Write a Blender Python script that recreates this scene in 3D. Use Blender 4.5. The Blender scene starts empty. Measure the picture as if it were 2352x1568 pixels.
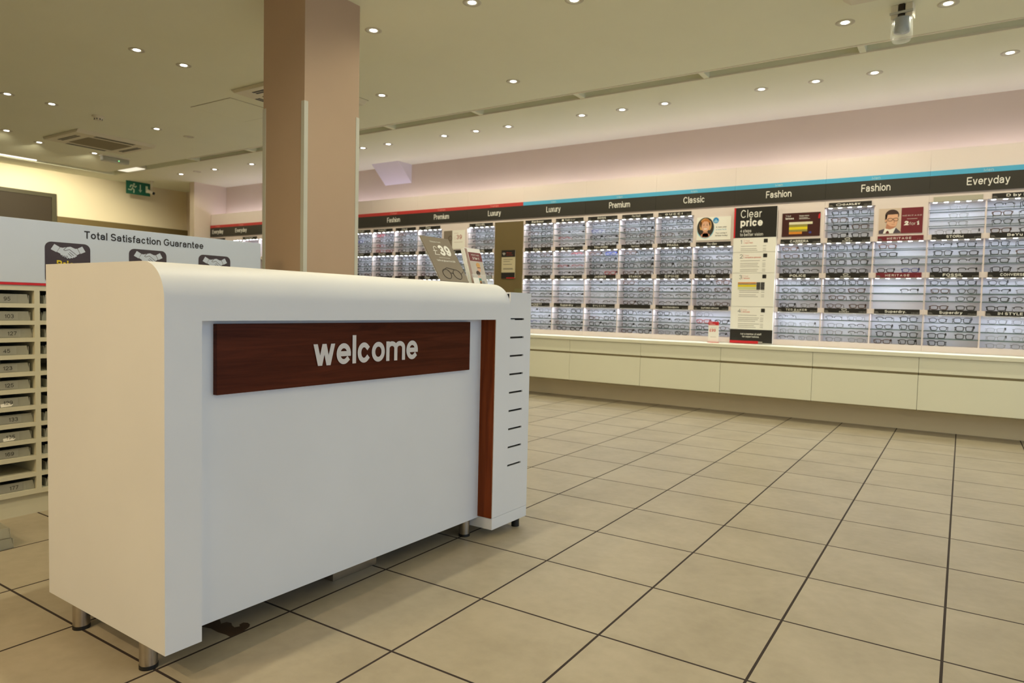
import bpy, bmesh, math, random
from mathutils import Vector, Matrix
random.seed(7)
PI = math.pi
SC = bpy.context.scene
COL = SC.collection
R = math.radians

# ------------------------------------------------------------------ camera, world, exposure
TILE = 0.45
F_PX, YAW, PITCH, ROLL = 1585.238, 0.577779, 0.049843, 0.022824
CAM_POS = Vector((0.45563, -2.82116, 1.01394))
fwd = Vector((-math.sin(YAW) * math.cos(PITCH), math.cos(YAW) * math.cos(PITCH), -math.sin(PITCH)))
right = Vector((math.cos(YAW), math.sin(YAW), 0))
up = right.cross(fwd)
r2 = right * math.cos(ROLL) + up * math.sin(ROLL)
u2 = -right * math.sin(ROLL) + up * math.cos(ROLL)
cam_d = bpy.data.cameras.new('camera')
cam = bpy.data.objects.new('camera', cam_d)
COL.objects.link(cam)
m = Matrix((r2, u2, -fwd)).transposed().to_4x4()
m.translation = CAM_POS
cam.matrix_world = m
cam_d.sensor_width = 36.0
cam_d.lens = F_PX / 2352 * 36.0
cam_d.clip_start = 0.05
cam_d.clip_end = 100
cam_d.dof.use_dof = True
cam_d.dof.focus_distance = 2.3
cam_d.dof.aperture_fstop = 5.0
SC.camera = cam

VS = SC.view_settings
VS.view_transform = 'Standard'
VS.look = 'None'
VS.gamma = 1
VS.use_curve_mapping = False
VS.exposure = -0.08
SC.cycles.transparent_max_bounces = 24
SC.cycles.max_bounces = 8
SC.cycles.diffuse_bounces = 5
SC.cycles.use_denoising = True
SC.cycles.sample_clamp_indirect = 6

DAY = 2.1          # daylight through the shop window
SPOT_W = 18.2      # each ceiling downlight
LED = 85.0          # shelf strip emission
UPLIGHT = 9.0      # strip hidden on top of the wall units
WARM = (1.0, 0.91, 0.63)
WARMER = (1.0, 0.74, 0.42)   # lamps added behind the camera to brighten the desk's end panel

world = bpy.data.worlds.new('world')
SC.world = world
world.use_nodes = True
bg = world.node_tree.nodes['Background']
bg.inputs[0].default_value = (0.60, 0.78, 1.0, 1)
bg.inputs[1].default_value = DAY

RX0, RX1, RY0, RY1, H = -11.6, 4.6, -7.0, 4.6, 2.98
por = bpy.data.lights.new('window_portal', 'AREA')
por.shape = 'RECTANGLE'
por.size, por.size_y = 7.4, 2.5
por.cycles.is_portal = True
po = bpy.data.objects.new('window_portal', por)
po.location = (RX1 + 0.1, -1.2, 1.4)
po.rotation_euler = (0, R(90), 0)
po.rotation_euler = Vector((-1, 0, 0)).to_track_quat('-Z', 'Y').to_euler()
COL.objects.link(po)

# ------------------------------------------------------------------ materials
def lin(c):
    return tuple(((x / 255) / 12.92 if x / 255 <= 0.04045 else ((x / 255 + 0.055) / 1.055) ** 2.4) for x in c)

MATS = {}
def mat(name, rgb, rough=0.5, metal=0.0, noise=0.0, scale=6.0, spec=0.5, bump=0.0):
    if name in MATS:
        return MATS[name]
    mt = bpy.data.materials.new(name)
    mt.use_nodes = True
    nt = mt.node_tree
    b = nt.nodes['Principled BSDF']
    c = lin(rgb)
    b.inputs['Base Color'].default_value = (*c, 1)
    b.inputs['Roughness'].default_value = rough
    b.inputs['Metallic'].default_value = metal
    b.inputs['Specular IOR Level'].default_value = spec
    if noise > 0 or bump > 0:
        tc = nt.nodes.new('ShaderNodeTexCoord')
        nz = nt.nodes.new('ShaderNodeTexNoise')
        nz.inputs['Scale'].default_value = scale
        nz.inputs['Detail'].default_value = 5
        nt.links.new(tc.outputs['Object'], nz.inputs['Vector'])
        if noise > 0:
            rp = nt.nodes.new('ShaderNodeValToRGB')
            rp.color_ramp.elements[0].position = 0.3
            rp.color_ramp.elements[1].position = 0.7
            rp.color_ramp.elements[0].color = (*[x * (1 - noise) for x in c], 1)
            rp.color_ramp.elements[1].color = (*[min(1, x * (1 + noise * 0.5)) for x in c], 1)
            nt.links.new(nz.outputs['Fac'], rp.inputs['Fac'])
            nt.links.new(rp.outputs['Color'], b.inputs['Base Color'])
        if bump > 0:
            bm_ = nt.nodes.new('ShaderNodeBump')
            bm_.inputs['Strength'].default_value = bump
            bm_.inputs['Distance'].default_value = 0.002
            nt.links.new(nz.outputs['Fac'], bm_.inputs['Height'])
            nt.links.new(bm_.outputs['Normal'], b.inputs['Normal'])
    MATS[name] = mt
    return mt

def emis(name, col, strength):
    mt = bpy.data.materials.new(name)
    mt.use_nodes = True
    nt = mt.node_tree
    nt.nodes.clear()
    e = nt.nodes.new('ShaderNodeEmission')
    e.inputs[0].default_value = (*col, 1)
    e.inputs[1].default_value = strength
    o = nt.nodes.new('ShaderNodeOutputMaterial')
    nt.links.new(e.outputs[0], o.inputs[0])
    MATS[name] = mt
    return mt

def seethrough(name, rgb, alpha, rough=0.1, spec=0.5):
    mt = bpy.data.materials.new(name)
    mt.use_nodes = True
    b = mt.node_tree.nodes['Principled BSDF']
    b.inputs['Base Color'].default_value = (*lin(rgb), 1)
    b.inputs['Alpha'].default_value = alpha
    b.inputs['Roughness'].default_value = rough
    b.inputs['Specular IOR Level'].default_value = spec
    MATS[name] = mt
    return mt

def tile_mat():
    mt = bpy.data.materials.new('floor_tiles')
    mt.use_nodes = True
    nt = mt.node_tree
    N, L = nt.nodes.new, nt.links.new
    b = nt.nodes['Principled BSDF']
    tc = N('ShaderNodeTexCoord')
    sp = N('ShaderNodeSeparateXYZ')
    L(tc.outputs['Object'], sp.inputs[0])
    def mth(op, a, bb=None):
        n = N('ShaderNodeMath'); n.operation = op
        for i, v in enumerate((a, bb)):
            if v is None: continue
            if isinstance(v, (int, float)): n.inputs[i].default_value = v
            else: L(v, n.inputs[i])
        return n.outputs[0]
    ds, cells = [], []
    for ax in 'XY':
        q = mth('DIVIDE', sp.outputs[ax], TILE)
        q = mth('ADD', q, 100.5)
        cells.append(mth('FLOOR', mth('ADD', q, -0.5)))
        fr = mth('FRACT', q)
        ds.append(mth('ABSOLUTE', mth('SUBTRACT', fr, 0.5)))
    d = mth('MINIMUM', ds[0], ds[1])
    grout = mth('LESS_THAN', d, 0.004 / TILE)
    cv = N('ShaderNodeCombineXYZ'); L(cells[0], cv.inputs[0]); L(cells[1], cv.inputs[1])
    wn = N('ShaderNodeTexWhiteNoise'); wn.noise_dimensions = '3D'; L(cv.outputs[0], wn.inputs['Vector'])
    nz = N('ShaderNodeTexNoise'); nz.inputs['Scale'].default_value = 3.2; nz.inputs['Detail'].default_value = 9; nz.inputs['Roughness'].default_value = 0.62
    L(tc.outputs['Object'], nz.inputs['Vector'])
    nz2 = N('ShaderNodeTexNoise'); nz2.inputs['Scale'].default_value = 24; nz2.inputs['Detail'].default_value = 4
    L(tc.outputs['Object'], nz2.inputs['Vector'])
    rp = N('ShaderNodeValToRGB')
    rp.color_ramp.elements[0].position = 0.33
    rp.color_ramp.elements[1].position = 0.62
    rp.color_ramp.elements[0].color = (*lin((157, 147, 127)), 1)
    rp.color_ramp.elements[1].color = (*lin((175, 165, 145)), 1)
    f = mth('ADD', mth('MULTIPLY', nz.outputs['Fac'], 0.75), mth('MULTIPLY', nz2.outputs['Fac'], 0.25))
    f = mth('ADD', f, mth('MULTIPLY', mth('SUBTRACT', wn.outputs['Value'], 0.5), 0.10))
    L(f, rp.inputs['Fac'])
    mx = N('ShaderNodeMix'); mx.data_type = 'RGBA'
    L(grout, mx.inputs['Factor']); L(rp.outputs['Color'], mx.inputs['A'])
    mx.inputs['B'].default_value = (*lin((52, 42, 38)), 1)
    L(mx.outputs['Result'], b.inputs['Base Color'])
    ro = mth('ADD', mth('MULTIPLY', grout, 0.4), 0.42)
    L(ro, b.inputs['Roughness'])
    b.inputs['Specular IOR Level'].default_value = 0.35
    bp = N('ShaderNodeBump'); bp.inputs['Strength'].default_value = 0.5; bp.inputs['Distance'].default_value = 0.002
    L(mth('SUBTRACT', 1.0, grout), bp.inputs['Height']); L(bp.outputs['Normal'], b.inputs['Normal'])
    return mt

def wood_mat(name, horizontal):
    mt = bpy.data.materials.new(name)
    mt.use_nodes = True
    nt = mt.node_tree
    N, L = nt.nodes.new, nt.links.new
    b = nt.nodes['Principled BSDF']
    tc = N('ShaderNodeTexCoord'); mp = N('ShaderNodeMapping')
    mp.inputs['Scale'].default_value = (8, 1.3, 26) if horizontal else (26, 26, 1.3)
    L(tc.outputs['Object'], mp.inputs[0])
    nz = N('ShaderNodeTexNoise'); nz.inputs['Scale'].default_value = 1.6; nz.inputs['Detail'].default_value = 8; nz.inputs['Roughness'].default_value = 0.6
    nz.inputs['Distortion'].default_value = 0.8
    L(mp.outputs[0], nz.inputs['Vector'])
    rp = N('ShaderNodeValToRGB')
    e = rp.color_ramp.elements
    e[0].position = 0.3; e[1].position = 0.72
    lo, hi = ((58, 24, 12), (92, 44, 26)) if horizontal else ((98, 44, 19), (134, 66, 31))
    e[0].color = (*lin(lo), 1); e[1].color = (*lin(hi), 1)
    L(nz.outputs['Fac'], rp.inputs[0]); L(rp.outputs[0], b.inputs['Base Color'])
    b.inputs['Roughness'].default_value = 0.38
    b.inputs['Specular IOR Level'].default_value = 0.08
    return mt

M_TILE = tile_mat()
M_WOODH = wood_mat('walnut_horizontal', True)
M_WOODV = wood_mat('walnut_vertical', False)
M_LAM = mat('white_laminate', (222, 225, 232), 0.45, noise=0.03, scale=2.5, spec=0.4)
M_CREAM = mat('cream_lacquer', (231, 230, 210), 0.38, noise=0.02, scale=2, spec=0.4)
M_FRAME = mat('unit_frame_white', (226, 213, 211), 0.45, noise=0.01)
M_CEIL = mat('ceiling_paint', (236, 237, 216), 0.9, noise=0.02, scale=1.5)
M_WALL = mat('taupe_wall_paint', (222, 207, 192), 0.85, noise=0.02, scale=2)
M_WALLC = mat('cream_wall_paint', (232, 220, 192), 0.85, noise=0.02, scale=2)
M_BROWN = mat('brown_panel_paint', (104, 88, 52), 0.7, noise=0.03, scale=3)
M_BROWND = mat('dark_brown_panel', (46, 35, 18), 0.7, noise=0.03, scale=3)
M_PILLAR = mat('pillar_paint', (182, 158, 136), 0.8, noise=0.02, scale=3)
M_GUARD = mat('grey_plastic_guard', (196, 196, 186), 0.5, noise=0.02)
M_STEEL = mat('brushed_steel', (190, 184, 176), 0.28, 1.0, noise=0.08, scale=30)
M_BLACK = mat('black_plastic', (18, 17, 17), 0.5, noise=0.1)
M_SIGN = mat('black_sign_face', (46, 43, 38), 0.45, noise=0.03)
M_BLK = mat('printed_black', (24, 21, 19), 0.5, noise=0.03)
M_RED = mat('printed_red', (200, 26, 40), 0.5, noise=0.02)
M_REDL = mat('women_red_stripe', (188, 52, 52), 0.5, noise=0.02)
M_BLUE = mat('men_blue_stripe', (76, 170, 214), 0.5, noise=0.02)
M_WHITE = mat('printed_white', (240, 238, 232), 0.5, noise=0.01)
M_PALEBLUE = mat('pale_display_back', (238, 240, 250), 0.5, noise=0.01)
M_GREY = mat('printed_grey', (150, 146, 140), 0.6, noise=0.02)
M_MGREY = mat('mid_grey_print', (96, 92, 88), 0.6, noise=0.02)
M_MAROON = mat('maroon_print', (112, 26, 40), 0.5, noise=0.02)
M_PLUM = mat('plum_print', (60, 50, 60), 0.5, noise=0.02)
M_YELLOW = mat('yellow_print', (226, 204, 30), 0.5, noise=0.02)
M_ORANGE = mat('orange_print', (214, 134, 40), 0.5, noise=0.02)
M_GREEN = mat('exit_green', (8, 96, 74), 0.5, noise=0.02)
M_HEADER = mat('satin_white_board', (198, 209, 228), 0.4, noise=0.01)
M_SHELFEDGE = mat('glass_shelf_edge', (92, 112, 112), 0.25, noise=0.05)
M_GLASS = seethrough('clear_shelf_glass', (215, 235, 232), 0.12, 0.05)
M_LENS = seethrough('clear_lens', (120, 125, 130), 0.05, 0.05)
M_TRAY = seethrough('frosted_plastic', (186, 186, 174), 0.55, 0.35)
M_CAB = mat('cabinet_cream', (206, 203, 184), .45, noise=.02)
M_ACRYL = seethrough('clear_acrylic', (235, 240, 240), 0.18, 0.05)
M_LEDM = emis('led_cool_white', (0.80, 0.87, 1.0), LED)
M_UP = emis('cove_strip_lavender', (0.86, 0.80, 1.0), UPLIGHT)
M_LAMP = emis('lamp_warm_white', (1.0, 0.95, 0.86), 14.0)
M_TUBE = emis('tube_warm', (1.0, 0.90, 0.68), 1.1)
M_TUBE2 = emis('bare_tube', (1.0, 0.95, 0.82), 3.0)
M_DULL = mat('unlit_lamp', (205, 200, 190), 0.4, noise=0.02)
M_AC = mat('ac_plastic', (222, 216, 196), 0.5, noise=0.02)
M_ACD = mat('ac_grille', (128, 118, 92), 0.6, noise=0.05, scale=60)
M_SKIN = mat('printed_skin', (222, 172, 142), 0.6, noise=0.03)
M_SKIND = mat('printed_skin_shade', (190, 130, 104), 0.6, noise=0.03)
M_HAIRD = mat('printed_dark_hair', (62, 40, 34), 0.6, noise=0.05)
M_HAIRB = mat('printed_blonde_hair', (214, 162, 96), 0.6, noise=0.05)
M_SUIT = mat('printed_suit', (74, 66, 78), 0.6, noise=0.03)
M_TAUPE = mat('board_taupe', (128, 117, 104), 0.45, noise=0.02)
M_PHOTOBG = mat('photo_backdrop', (206, 186, 170), 0.6, noise=0.03)
M_SKYB = mat('badge_blue', (40, 140, 206), 0.5, noise=0.02)
M_STAIN = mat('spill_stain', (78, 58, 42), 0.35, noise=0.25, scale=14)

# ------------------------------------------------------------------ mesh builder
def mB(a, b, n): return (a, -n, b)      # a plane that looks towards -y
def mR(a, b, n): return (n, a, b)       # a plane that looks towards +x

class MB:
    def __init__(s): s.v, s.f, s.m = [], [], []
    def face(s, pts, mi=0):
        i = len(s.v); s.v += [tuple(p) for p in pts]; s.f.append(tuple(range(i, i + len(pts)))); s.m.append(mi)
    def box(s, x0, x1, y0, y1, z0, z1, mi=0, mis=None):
        i = len(s.v)
        s.v += [(x, y, z) for z in (z0, z1) for y in (y0, y1) for x in (x0, x1)]
        for k, q in enumerate(((0, 1, 5, 4), (2, 6, 7, 3), (0, 4, 6, 2), (1, 3, 7, 5), (0, 2, 3, 1), (4, 5, 7, 6))):
            s.f.append(tuple(i + t for t in q)); s.m.append(mis[k] if mis else mi)   # order: -y +y -x +x -z +z
        return s
    def ext(s, poly, mp, n0, n1, mi=0, sides=True):
        i = len(s.v); k = len(poly)
        s.v += [mp(a, b, n0) for a, b in poly] + [mp(a, b, n1) for a, b in poly]
        s.f.append(tuple(range(i + k, i + 2 * k))); s.m.append(mi)
        if sides:
            s.f.append(tuple(range(i + k - 1, i - 1, -1))); s.m.append(mi)
            for j in range(k):
                j2 = (j + 1) % k
                s.f.append((i + j, i + j2, i + k + j2, i + k + j)); s.m.append(mi)
        return s
    def rect(s, a0, a1, b0, b1, mp, n0, n1, mi=0):
        return s.ext([(a0, b0), (a1, b0), (a1, b1), (a0, b1)], mp, n0, n1, mi)
    def cyl(s, c, ax, h0, h1, r0, r1=None, seg=20, mi=0, caps=(1, 1)):
        r1 = r0 if r1 is None else r1
        i = len(s.v)
        for h, r in ((h0, r0), (h1, r1)):
            for k in range(seg):
                a = 2 * PI * k / seg; p = [r * math.cos(a), r * math.sin(a)]
                q = {'x': (h, p[0], p[1]), 'y': (p[0], h, p[1]), 'z': (p[0], p[1], h)}[ax]
                s.v.append((c[0] + q[0], c[1] + q[1], c[2] + q[2]))
        for k in range(seg):
            k2 = (k + 1) % seg
            s.f.append((i + k, i + k2, i + seg + k2, i + seg + k)); s.m.append(mi)
        if caps[0]: s.f.append(tuple(range(i + seg - 1, i - 1, -1))); s.m.append(mi)
        if caps[1]: s.f.append(tuple(range(i + seg, i + 2 * seg))); s.m.append(mi)
        return s
    def lathe(s, c, prof, seg=24, mi=0):
        i = len(s.v)
        for r, z in prof:
            for k in range(seg):
                a = 2 * PI * k / seg
                s.v.append((c[0] + r * math.cos(a), c[1] + r * math.sin(a), c[2] + z))
        for j in range(len(prof) - 1):
            for k in range(seg):
                k2 = (k + 1) % seg
                s.f.append((i + j * seg + k, i + j * seg + k2, i + (j + 1) * seg + k2, i + (j + 1) * seg + k)); s.m.append(mi)
        return s
    def tube(s, path, r, seg=6, closed=False, mi=0, flat=1.0):
        n = len(path); P = [Vector(p) for p in path]; i = len(s.v); ref = None
        for k in range(n):
            if closed: t = P[(k + 1) % n] - P[k - 1]
            else: t = P[min(k + 1, n - 1)] - P[max(k - 1, 0)]
            t.normalize()
            a = Vector((0, 1, 0)) if abs(t.y) < 0.9 else Vector((1, 0, 0))
            e1 = t.cross(a).normalized(); e2 = t.cross(e1)
            for j in range(seg):
                an = 2 * PI * (j + 0.5) / seg
                s.v.append(tuple(P[k] + e1 * (r * math.cos(an)) + e2 * (r * flat * math.sin(an))))
        for k in range(n if closed else n - 1):
            k2 = (k + 1) % n
            for j in range(seg):
                j2 = (j + 1) % seg
                s.f.append((i + k * seg + j, i + k * seg + j2, i + k2 * seg + j2, i + k2 * seg + j)); s.m.append(mi)
        if not closed:
            s.f.append(tuple(i + j for j in range(seg))[::-1]); s.m.append(mi)
            s.f.append(tuple(i + (n - 1) * seg + j for j in range(seg))); s.m.append(mi)
        return s
    def mesh(s, name, mats, smooth=False):
        me = bpy.data.meshes.new(name)
        me.from_pydata(s.v, [], s.f)
        for mt in (mats if isinstance(mats, (list, tuple)) else [mats]): me.materials.append(mt)
        if any(s.m): me.polygons.foreach_set('material_index', s.m)
        b = bmesh.new(); b.from_mesh(me); bmesh.ops.recalc_face_normals(b, faces=b.faces); b.to_mesh(me); b.free()
        if smooth: me.polygons.foreach_set('use_smooth', [True] * len(me.polygons))
        me.update()
        return me
    def build(s, name, mats, parent=None, smooth=False, bevel=0.0, loc=None):
        return link(name, s.mesh(name, mats, smooth), parent, bevel, loc)

def link(name, me, parent=None, bevel=0.0, loc=None):
    o = bpy.data.objects.new(name, me)
    COL.objects.link(o)
    if parent: o.parent = parent
    if loc: o.location = loc
    if bevel:
        md = o.modifiers.new('edge', 'BEVEL'); md.width = bevel; md.segments = 2; md.limit_method = 'ANGLE'; md.angle_limit = R(40)
        md.harden_normals = False
    return o

def tag(o, label, cat, group=None, kind=None):
    if label: o['label'] = label
    if cat: o['category'] = cat
    if group: o['group'] = group
    if kind: o['kind'] = kind
    return o

def thing(name, label, cat, loc=(0, 0, 0), rz=0, group=None, kind=None):
    o = bpy.data.objects.new(name, None)
    COL.objects.link(o)
    o.empty_display_size = 0.1
    o.location = loc; o.rotation_euler = (0, 0, rz)
    return tag(o, label, cat, group, kind)

def struct(o): o['kind'] = 'structure'; return o

def smooth_angle(o, deg=40):
    me = o.data
    me.polygons.foreach_set('use_smooth', [True] * len(me.polygons))
    try: me.set_sharp_from_angle(angle=R(deg))
    except Exception: pass

# ------------------------------------------------------------------ stroke lettering
def E(cx, cy, rx, ry, a0, a1):
    n = max(4, int(abs(a1 - a0) / 13))
    return [(cx + rx * math.cos(R(a0 + (a1 - a0) * k / n)), cy + ry * math.sin(R(a0 + (a1 - a0) * k / n))) for k in range(n + 1)]
def O(cx, cy, rx, ry): return ['c'] + E(cx, cy, rx, ry, 0, 360)[:-1]
RING = O(.5, .5, .5, .5)
GL = {
 'A': (.72, [[(0, 0), (.5, 1), (1, 0)], [(.2, .32), (.8, .32)]]), 'B': (.64, [[(0, .5), (.6, .5), *E(.6, .25, .4, .25, 90, -90), (0, 0), (0, 1), (.55, 1), *E(.55, .75, .38, .25, 90, -90)]]),
 'C': (.72, [E(.5, .5, .5, .5, 45, 315)]), 'D': (.7, [[(0, 0), (0, 1), (.45, 1), *E(.45, .5, .55, .5, 90, -90), (0, 0)]]),
 'E': (.58, [[(1, 0), (0, 0), (0, 1), (1, 1)], [(0, .5), (.9, .5)]]), 'F': (.54, [[(0, 0), (0, 1), (1, 1)], [(0, .5), (.85, .5)]]),
 'G': (.74, [[*E(.5, .5, .5, .5, 45, 350), (1, .46), (.6, .46)]]), 'H': (.68, [[(0, 0), (0, 1)], [(1, 0), (1, 1)], [(0, .5), (1, .5)]]),
 'I': (.12, [[(.5, 0), (.5, 1)]]), 'J': (.5, [[(1, 1), (1, .3), *E(.5, .3, .5, .3, 0, -170)]]), 'K': (.68, [[(0, 0), (0, 1)], [(1, 1), (0, .38)], [(.32, .6), (1, 0)]]),
 'L': (.52, [[(0, 1), (0, 0), (1, 0)]]), 'M': (.82, [[(0, 0), (0, 1), (.5, .1), (1, 1), (1, 0)]]), 'N': (.7, [[(0, 0), (0, 1), (1, 0), (1, 1)]]),
 'O': (.78, [RING]), 'P': (.62, [[(0, 0), (0, 1), (.58, 1), *E(.58, .73, .42, .27, 90, -90), (0, .46)]]), 'Q': (.78, [RING, [(.62, .25), (1, 0)]]),
 'R': (.66, [[(0, 0), (0, 1), (.58, 1), *E(.58, .74, .42, .26, 90, -90), (0, .48)], [(.5, .48), (1, 0)]]),
 'S': (.62, [[*E(.5, .75, .46, .25, 35, 270), *E(.5, .25, .5, .25, 90, -145)]]), 'T': (.62, [[(0, 1), (1, 1)], [(.5, 0), (.5, 1)]]),
 'U': (.68, [[(0, 1), (0, .35), *E(.5, .35, .5, .35, 180, 360), (1, 1)]]), 'V': (.68, [[(0, 1), (.5, 0), (1, 1)]]), 'W': (1.0, [[(0, 1), (.25, 0), (.5, 1), (.75, 0), (1, 1)]]),
 'X': (.68, [[(0, 0), (1, 1)], [(0, 1), (1, 0)]]), 'Y': (.68, [[(0, 1), (.5, .45), (1, 1)], [(.5, .45), (.5, 0)]]), 'Z': (.6, [[(0, 1), (1, 1), (0, 0), (1, 0)]]),
 '0': (.56, [RING]), '1': (.32, [[(0, .76), (.8, 1), (.8, 0)]]), '2': (.56, [[*E(.5, .7, .48, .3, 165, -25), (0, 0), (1, 0)]]),
 '3': (.56, [E(.48, .75, .44, .25, 150, -90), E(.5, .26, .5, .26, 90, -150)]), '4': (.6, [[(.74, 0), (.74, 1), (0, .28), (1, .28)]]),
 '5': (.56, [[(.92, 1), (.18, 1), (.06, .5), *E(.48, .32, .5, .32, 135, -150)]]), '6': (.56, [O(.5, .31, .5, .31), [*E(.55, .5, .55, .5, 50, 180), (0, .3)]]),
 '7': (.54, [[(0, 1), (1, 1), (.35, 0)]]), '8': (.56, [O(.5, .75, .44, .25), O(.5, .25, .5, .25)]), '9': (.56, [O(.5, .69, .5, .31), [*E(.45, .5, .55, .5, 230, 360), (1, .7)]]),
 '£': (.56, [[*E(.62, .74, .36, .26, 25, 180), (.28, .35), (.05, 0), (1, 0)], [(0, .47), (.75, .47)]]),
 '&': (.72, [[(1, 0), (.2, .7), (.2, .86), (.4, 1), (.6, .86), (.54, .68), (.06, .36), (.06, .14), (.3, 0), (.6, .06), (.95, .48)]]),
 '-': (.34, [[(0, .4), (1, .4)]]), '.': (.12, [[(.5, 0), (.5, .02)]]), '+': (.5, [[(0, .4), (1, .4)], [(.5, .15), (.5, .65)]]),
}
GS = {
 'a': (.54, [[*E(.46, .7, .44, .3, 165, 0), (.9, .05)], [(.9, .6), (.36, .55), *E(.36, .28, .36, .28, 95, 275), (.6, .02), (.9, .3)]]), 'b': (.56, [[(0, 0), (0, 9)], RING]),
 'c': (.52, [E(.5, .5, .5, .5, 45, 315)]), 'd': (.56, [[(1, 0), (1, 9)], RING]), 'e': (.55, [[(1, .5), (1, .56), *E(.5, .5, .5, .5, 14, 312)], [(.12, .5), (.86, .5)]]),
 'f': (.32, [[(1, 9), (.75, 9), (.42, 7), (.42, 0)], [(0, 1), (.95, 1)]]), 'g': (.56, [RING, [(1, 1), (1, -7), (.72, -9), (.3, -9), (.05, -7)]]),
 'h': (.53, [[(0, 0), (0, 9)], [(0, .55), *E(.5, .6, .5, .4, 180, 0), (1, 0)]]), 'i': (.12, [[(.5, 0), (.5, 1)], [(.5, 9), (.5, 8)]]), 'j': (.2, [[(.7, 1), (.7, -7), (.1, -9)], [(.7, 9), (.7, 8)]]),
 'k': (.52, [[(0, 0), (0, 9)], [(.95, 1), (0, .32)], [(.32, .55), (1, 0)]]), 'l': (.12, [[(.5, 0), (.5, 9)]]),
 'm': (.86, [[(0, 0), (0, 1)], [(0, .55), *E(.25, .68, .25, .32, 180, 0), (.5, 0)], [(.5, .55), *E(.75, .68, .25, .32, 180, 0), (1, 0)]]),
 'n': (.53, [[(0, 0), (0, 1)], [(0, .55), *E(.5, .6, .5, .4, 180, 0), (1, 0)]]), 'o': (.56, [RING]), 'p': (.56, [[(0, 1), (0, -9)], RING]), 'q': (.56, [[(1, 1), (1, -9)], RING]),
 'r': (.32, [[(0, 0), (0, 1)], [(0, .5), *E(.95, .5, .95, .5, 180, 95)]]), 's': (.48, [[*E(.5, .74, .46, .26, 35, 270), *E(.5, .25, .5, .25, 90, -145)]]),
 't': (.31, [[(.42, 1.4), (.42, .2), (.62, 0), (1, 0)], [(0, 1), (.95, 1)]]), 'u': (.53, [[(0, 1), (0, .4), *E(.5, .4, .5, .4, 180, 360)], [(1, 1), (1, 0)]]),
 'v': (.52, [[(0, 1), (.5, 0)], [(.5, 0), (1, 1)]]), 'w': (.78, [[(0, 1), (.26, 0)], [(.26, 0), (.5, 1)], [(.5, 1), (.74, 0)], [(.74, 0), (1, 1)]]), 'x': (.5, [[(0, 0), (1, 1)], [(0, 1), (1, 0)]]),
 'y': (.52, [[(0, 1), (.52, 0)], [(1, 1), (.4, -9), (.1, -9)]]), 'z': (.48, [[(0, 1), (1, 1), (0, 0), (1, 0)]]), 'é': (.55, [[(1, .5), (1, .56), *E(.5, .5, .5, .5, 14, 312)], [(.12, .5), (.86, .5)], [(.4, 1.25), (.7, 1.5)]]),
}
def stroke_poly(P, s, closed):
    V = [Vector(p) for p in P]
    V = [p for k, p in enumerate(V) if k == 0 or (p - V[k - 1]).length > 1e-5]
    n = len(V)
    if n < 2: return []
    if not closed:
        V[0] = V[0] + (V[0] - V[1]).normalized() * s / 2
        V[-1] = V[-1] + (V[-1] - V[-2]).normalized() * s / 2
    Ls, Rs = [], []
    for k in range(n):
        d0 = (V[k] - V[k - 1]).normalized() if (k > 0 or closed) else None
        d1 = (V[(k + 1) % n] - V[k]).normalized() if (k < n - 1 or closed) else None
        d0 = d0 or d1; d1 = d1 or d0
        t = (d0 + d1)
        if t.length < 1e-4: t = d0.copy()
        t.normalize()
        nn = Vector((-t.y, t.x)); c = max(0.42, nn.dot(Vector((-d0.y, d0.x))))
        Ls.append(V[k] + nn * (s / 2 / c)); Rs.append(V[k] - nn * (s / 2 / c))
    out = []
    for k in range(n if closed else n - 1):
        k2 = (k + 1) % n
        out.append([tuple(Ls[k]), tuple(Rs[k]), tuple(Rs[k2]), tuple(Ls[k2])])
    return out

def letters(txt, s=.14, gap=.16, xh=.73, slant=0):
    """quads of the text, cap height 1, starting at x 0; returns quads, width"""
    x, out = 0.0, []
    for ch in txt:
        if ch == ' ': x += .34; continue
        low = ch in GS
        w, st = GS[ch] if low else GL.get(ch, GL['-'])
        w = max(w * (1.2 if w > .2 else 1.0), s)
        hh = xh if low else 1.0
        asc, des = (1 - s) / (hh - s), -.36
        def mp(p):
            u, v = p
            if low:
                v = {9: asc, 8: asc - .06, 7: asc - .22, -9: des, -7: des + .2}.get(v, v)
            return (x + s / 2 + u * (w - s) if w > s else x + s / 2, s / 2 + v * (hh - s))
        for kq, q in enumerate(st):
            cl = q[0] == 'c'
            if ch in 'vwxk' and len(q) == 2 and q[0][1] in (0, 1) and q[1][1] in (0, 1) and q[0][0] != q[1][0]:
                (xa, _), (xb, _) = mp(q[0]), mp(q[1]); hw = s / 2 * math.hypot(xb - xa, hh) / hh
                ya, yb = q[0][1] * hh, q[1][1] * hh
                out.append(([(xa - hw, ya), (xa + hw, ya), (xb + hw, yb), (xb - hw, yb)], kq))
                continue
            for quad in stroke_poly([mp(p) for p in (q[1:] if cl else q)], s, cl):
                if ch in 'vwxzkAVWXKMNYZ147': quad = [(a, min(max(b, 0), 1 if ch == 'k' else hh)) for a, b in quad]
                out.append(([(a + slant * b, b) for a, b in quad], kq))
        x += w + gap
    return out, x - gap

def write(mb, txt, mp, x0, y0, cap, width=None, n=0.0, depth=0.0008, s=.14, gap=.16, align='l', mi=0, slant=0, xh=.73):
    q, w = letters(txt, s, gap, xh, slant)
    sx = (width / w) if width else cap
    W = w * sx
    ox = x0 - (W / 2 if align == 'c' else W if align == 'r' else 0)
    for poly, kq in q:
        mb.ext([(ox + a * sx, y0 + b * cap) for a, b in poly], mp, n, n + depth + kq * .00012, mi, sides=depth > .003)
    return W

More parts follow.
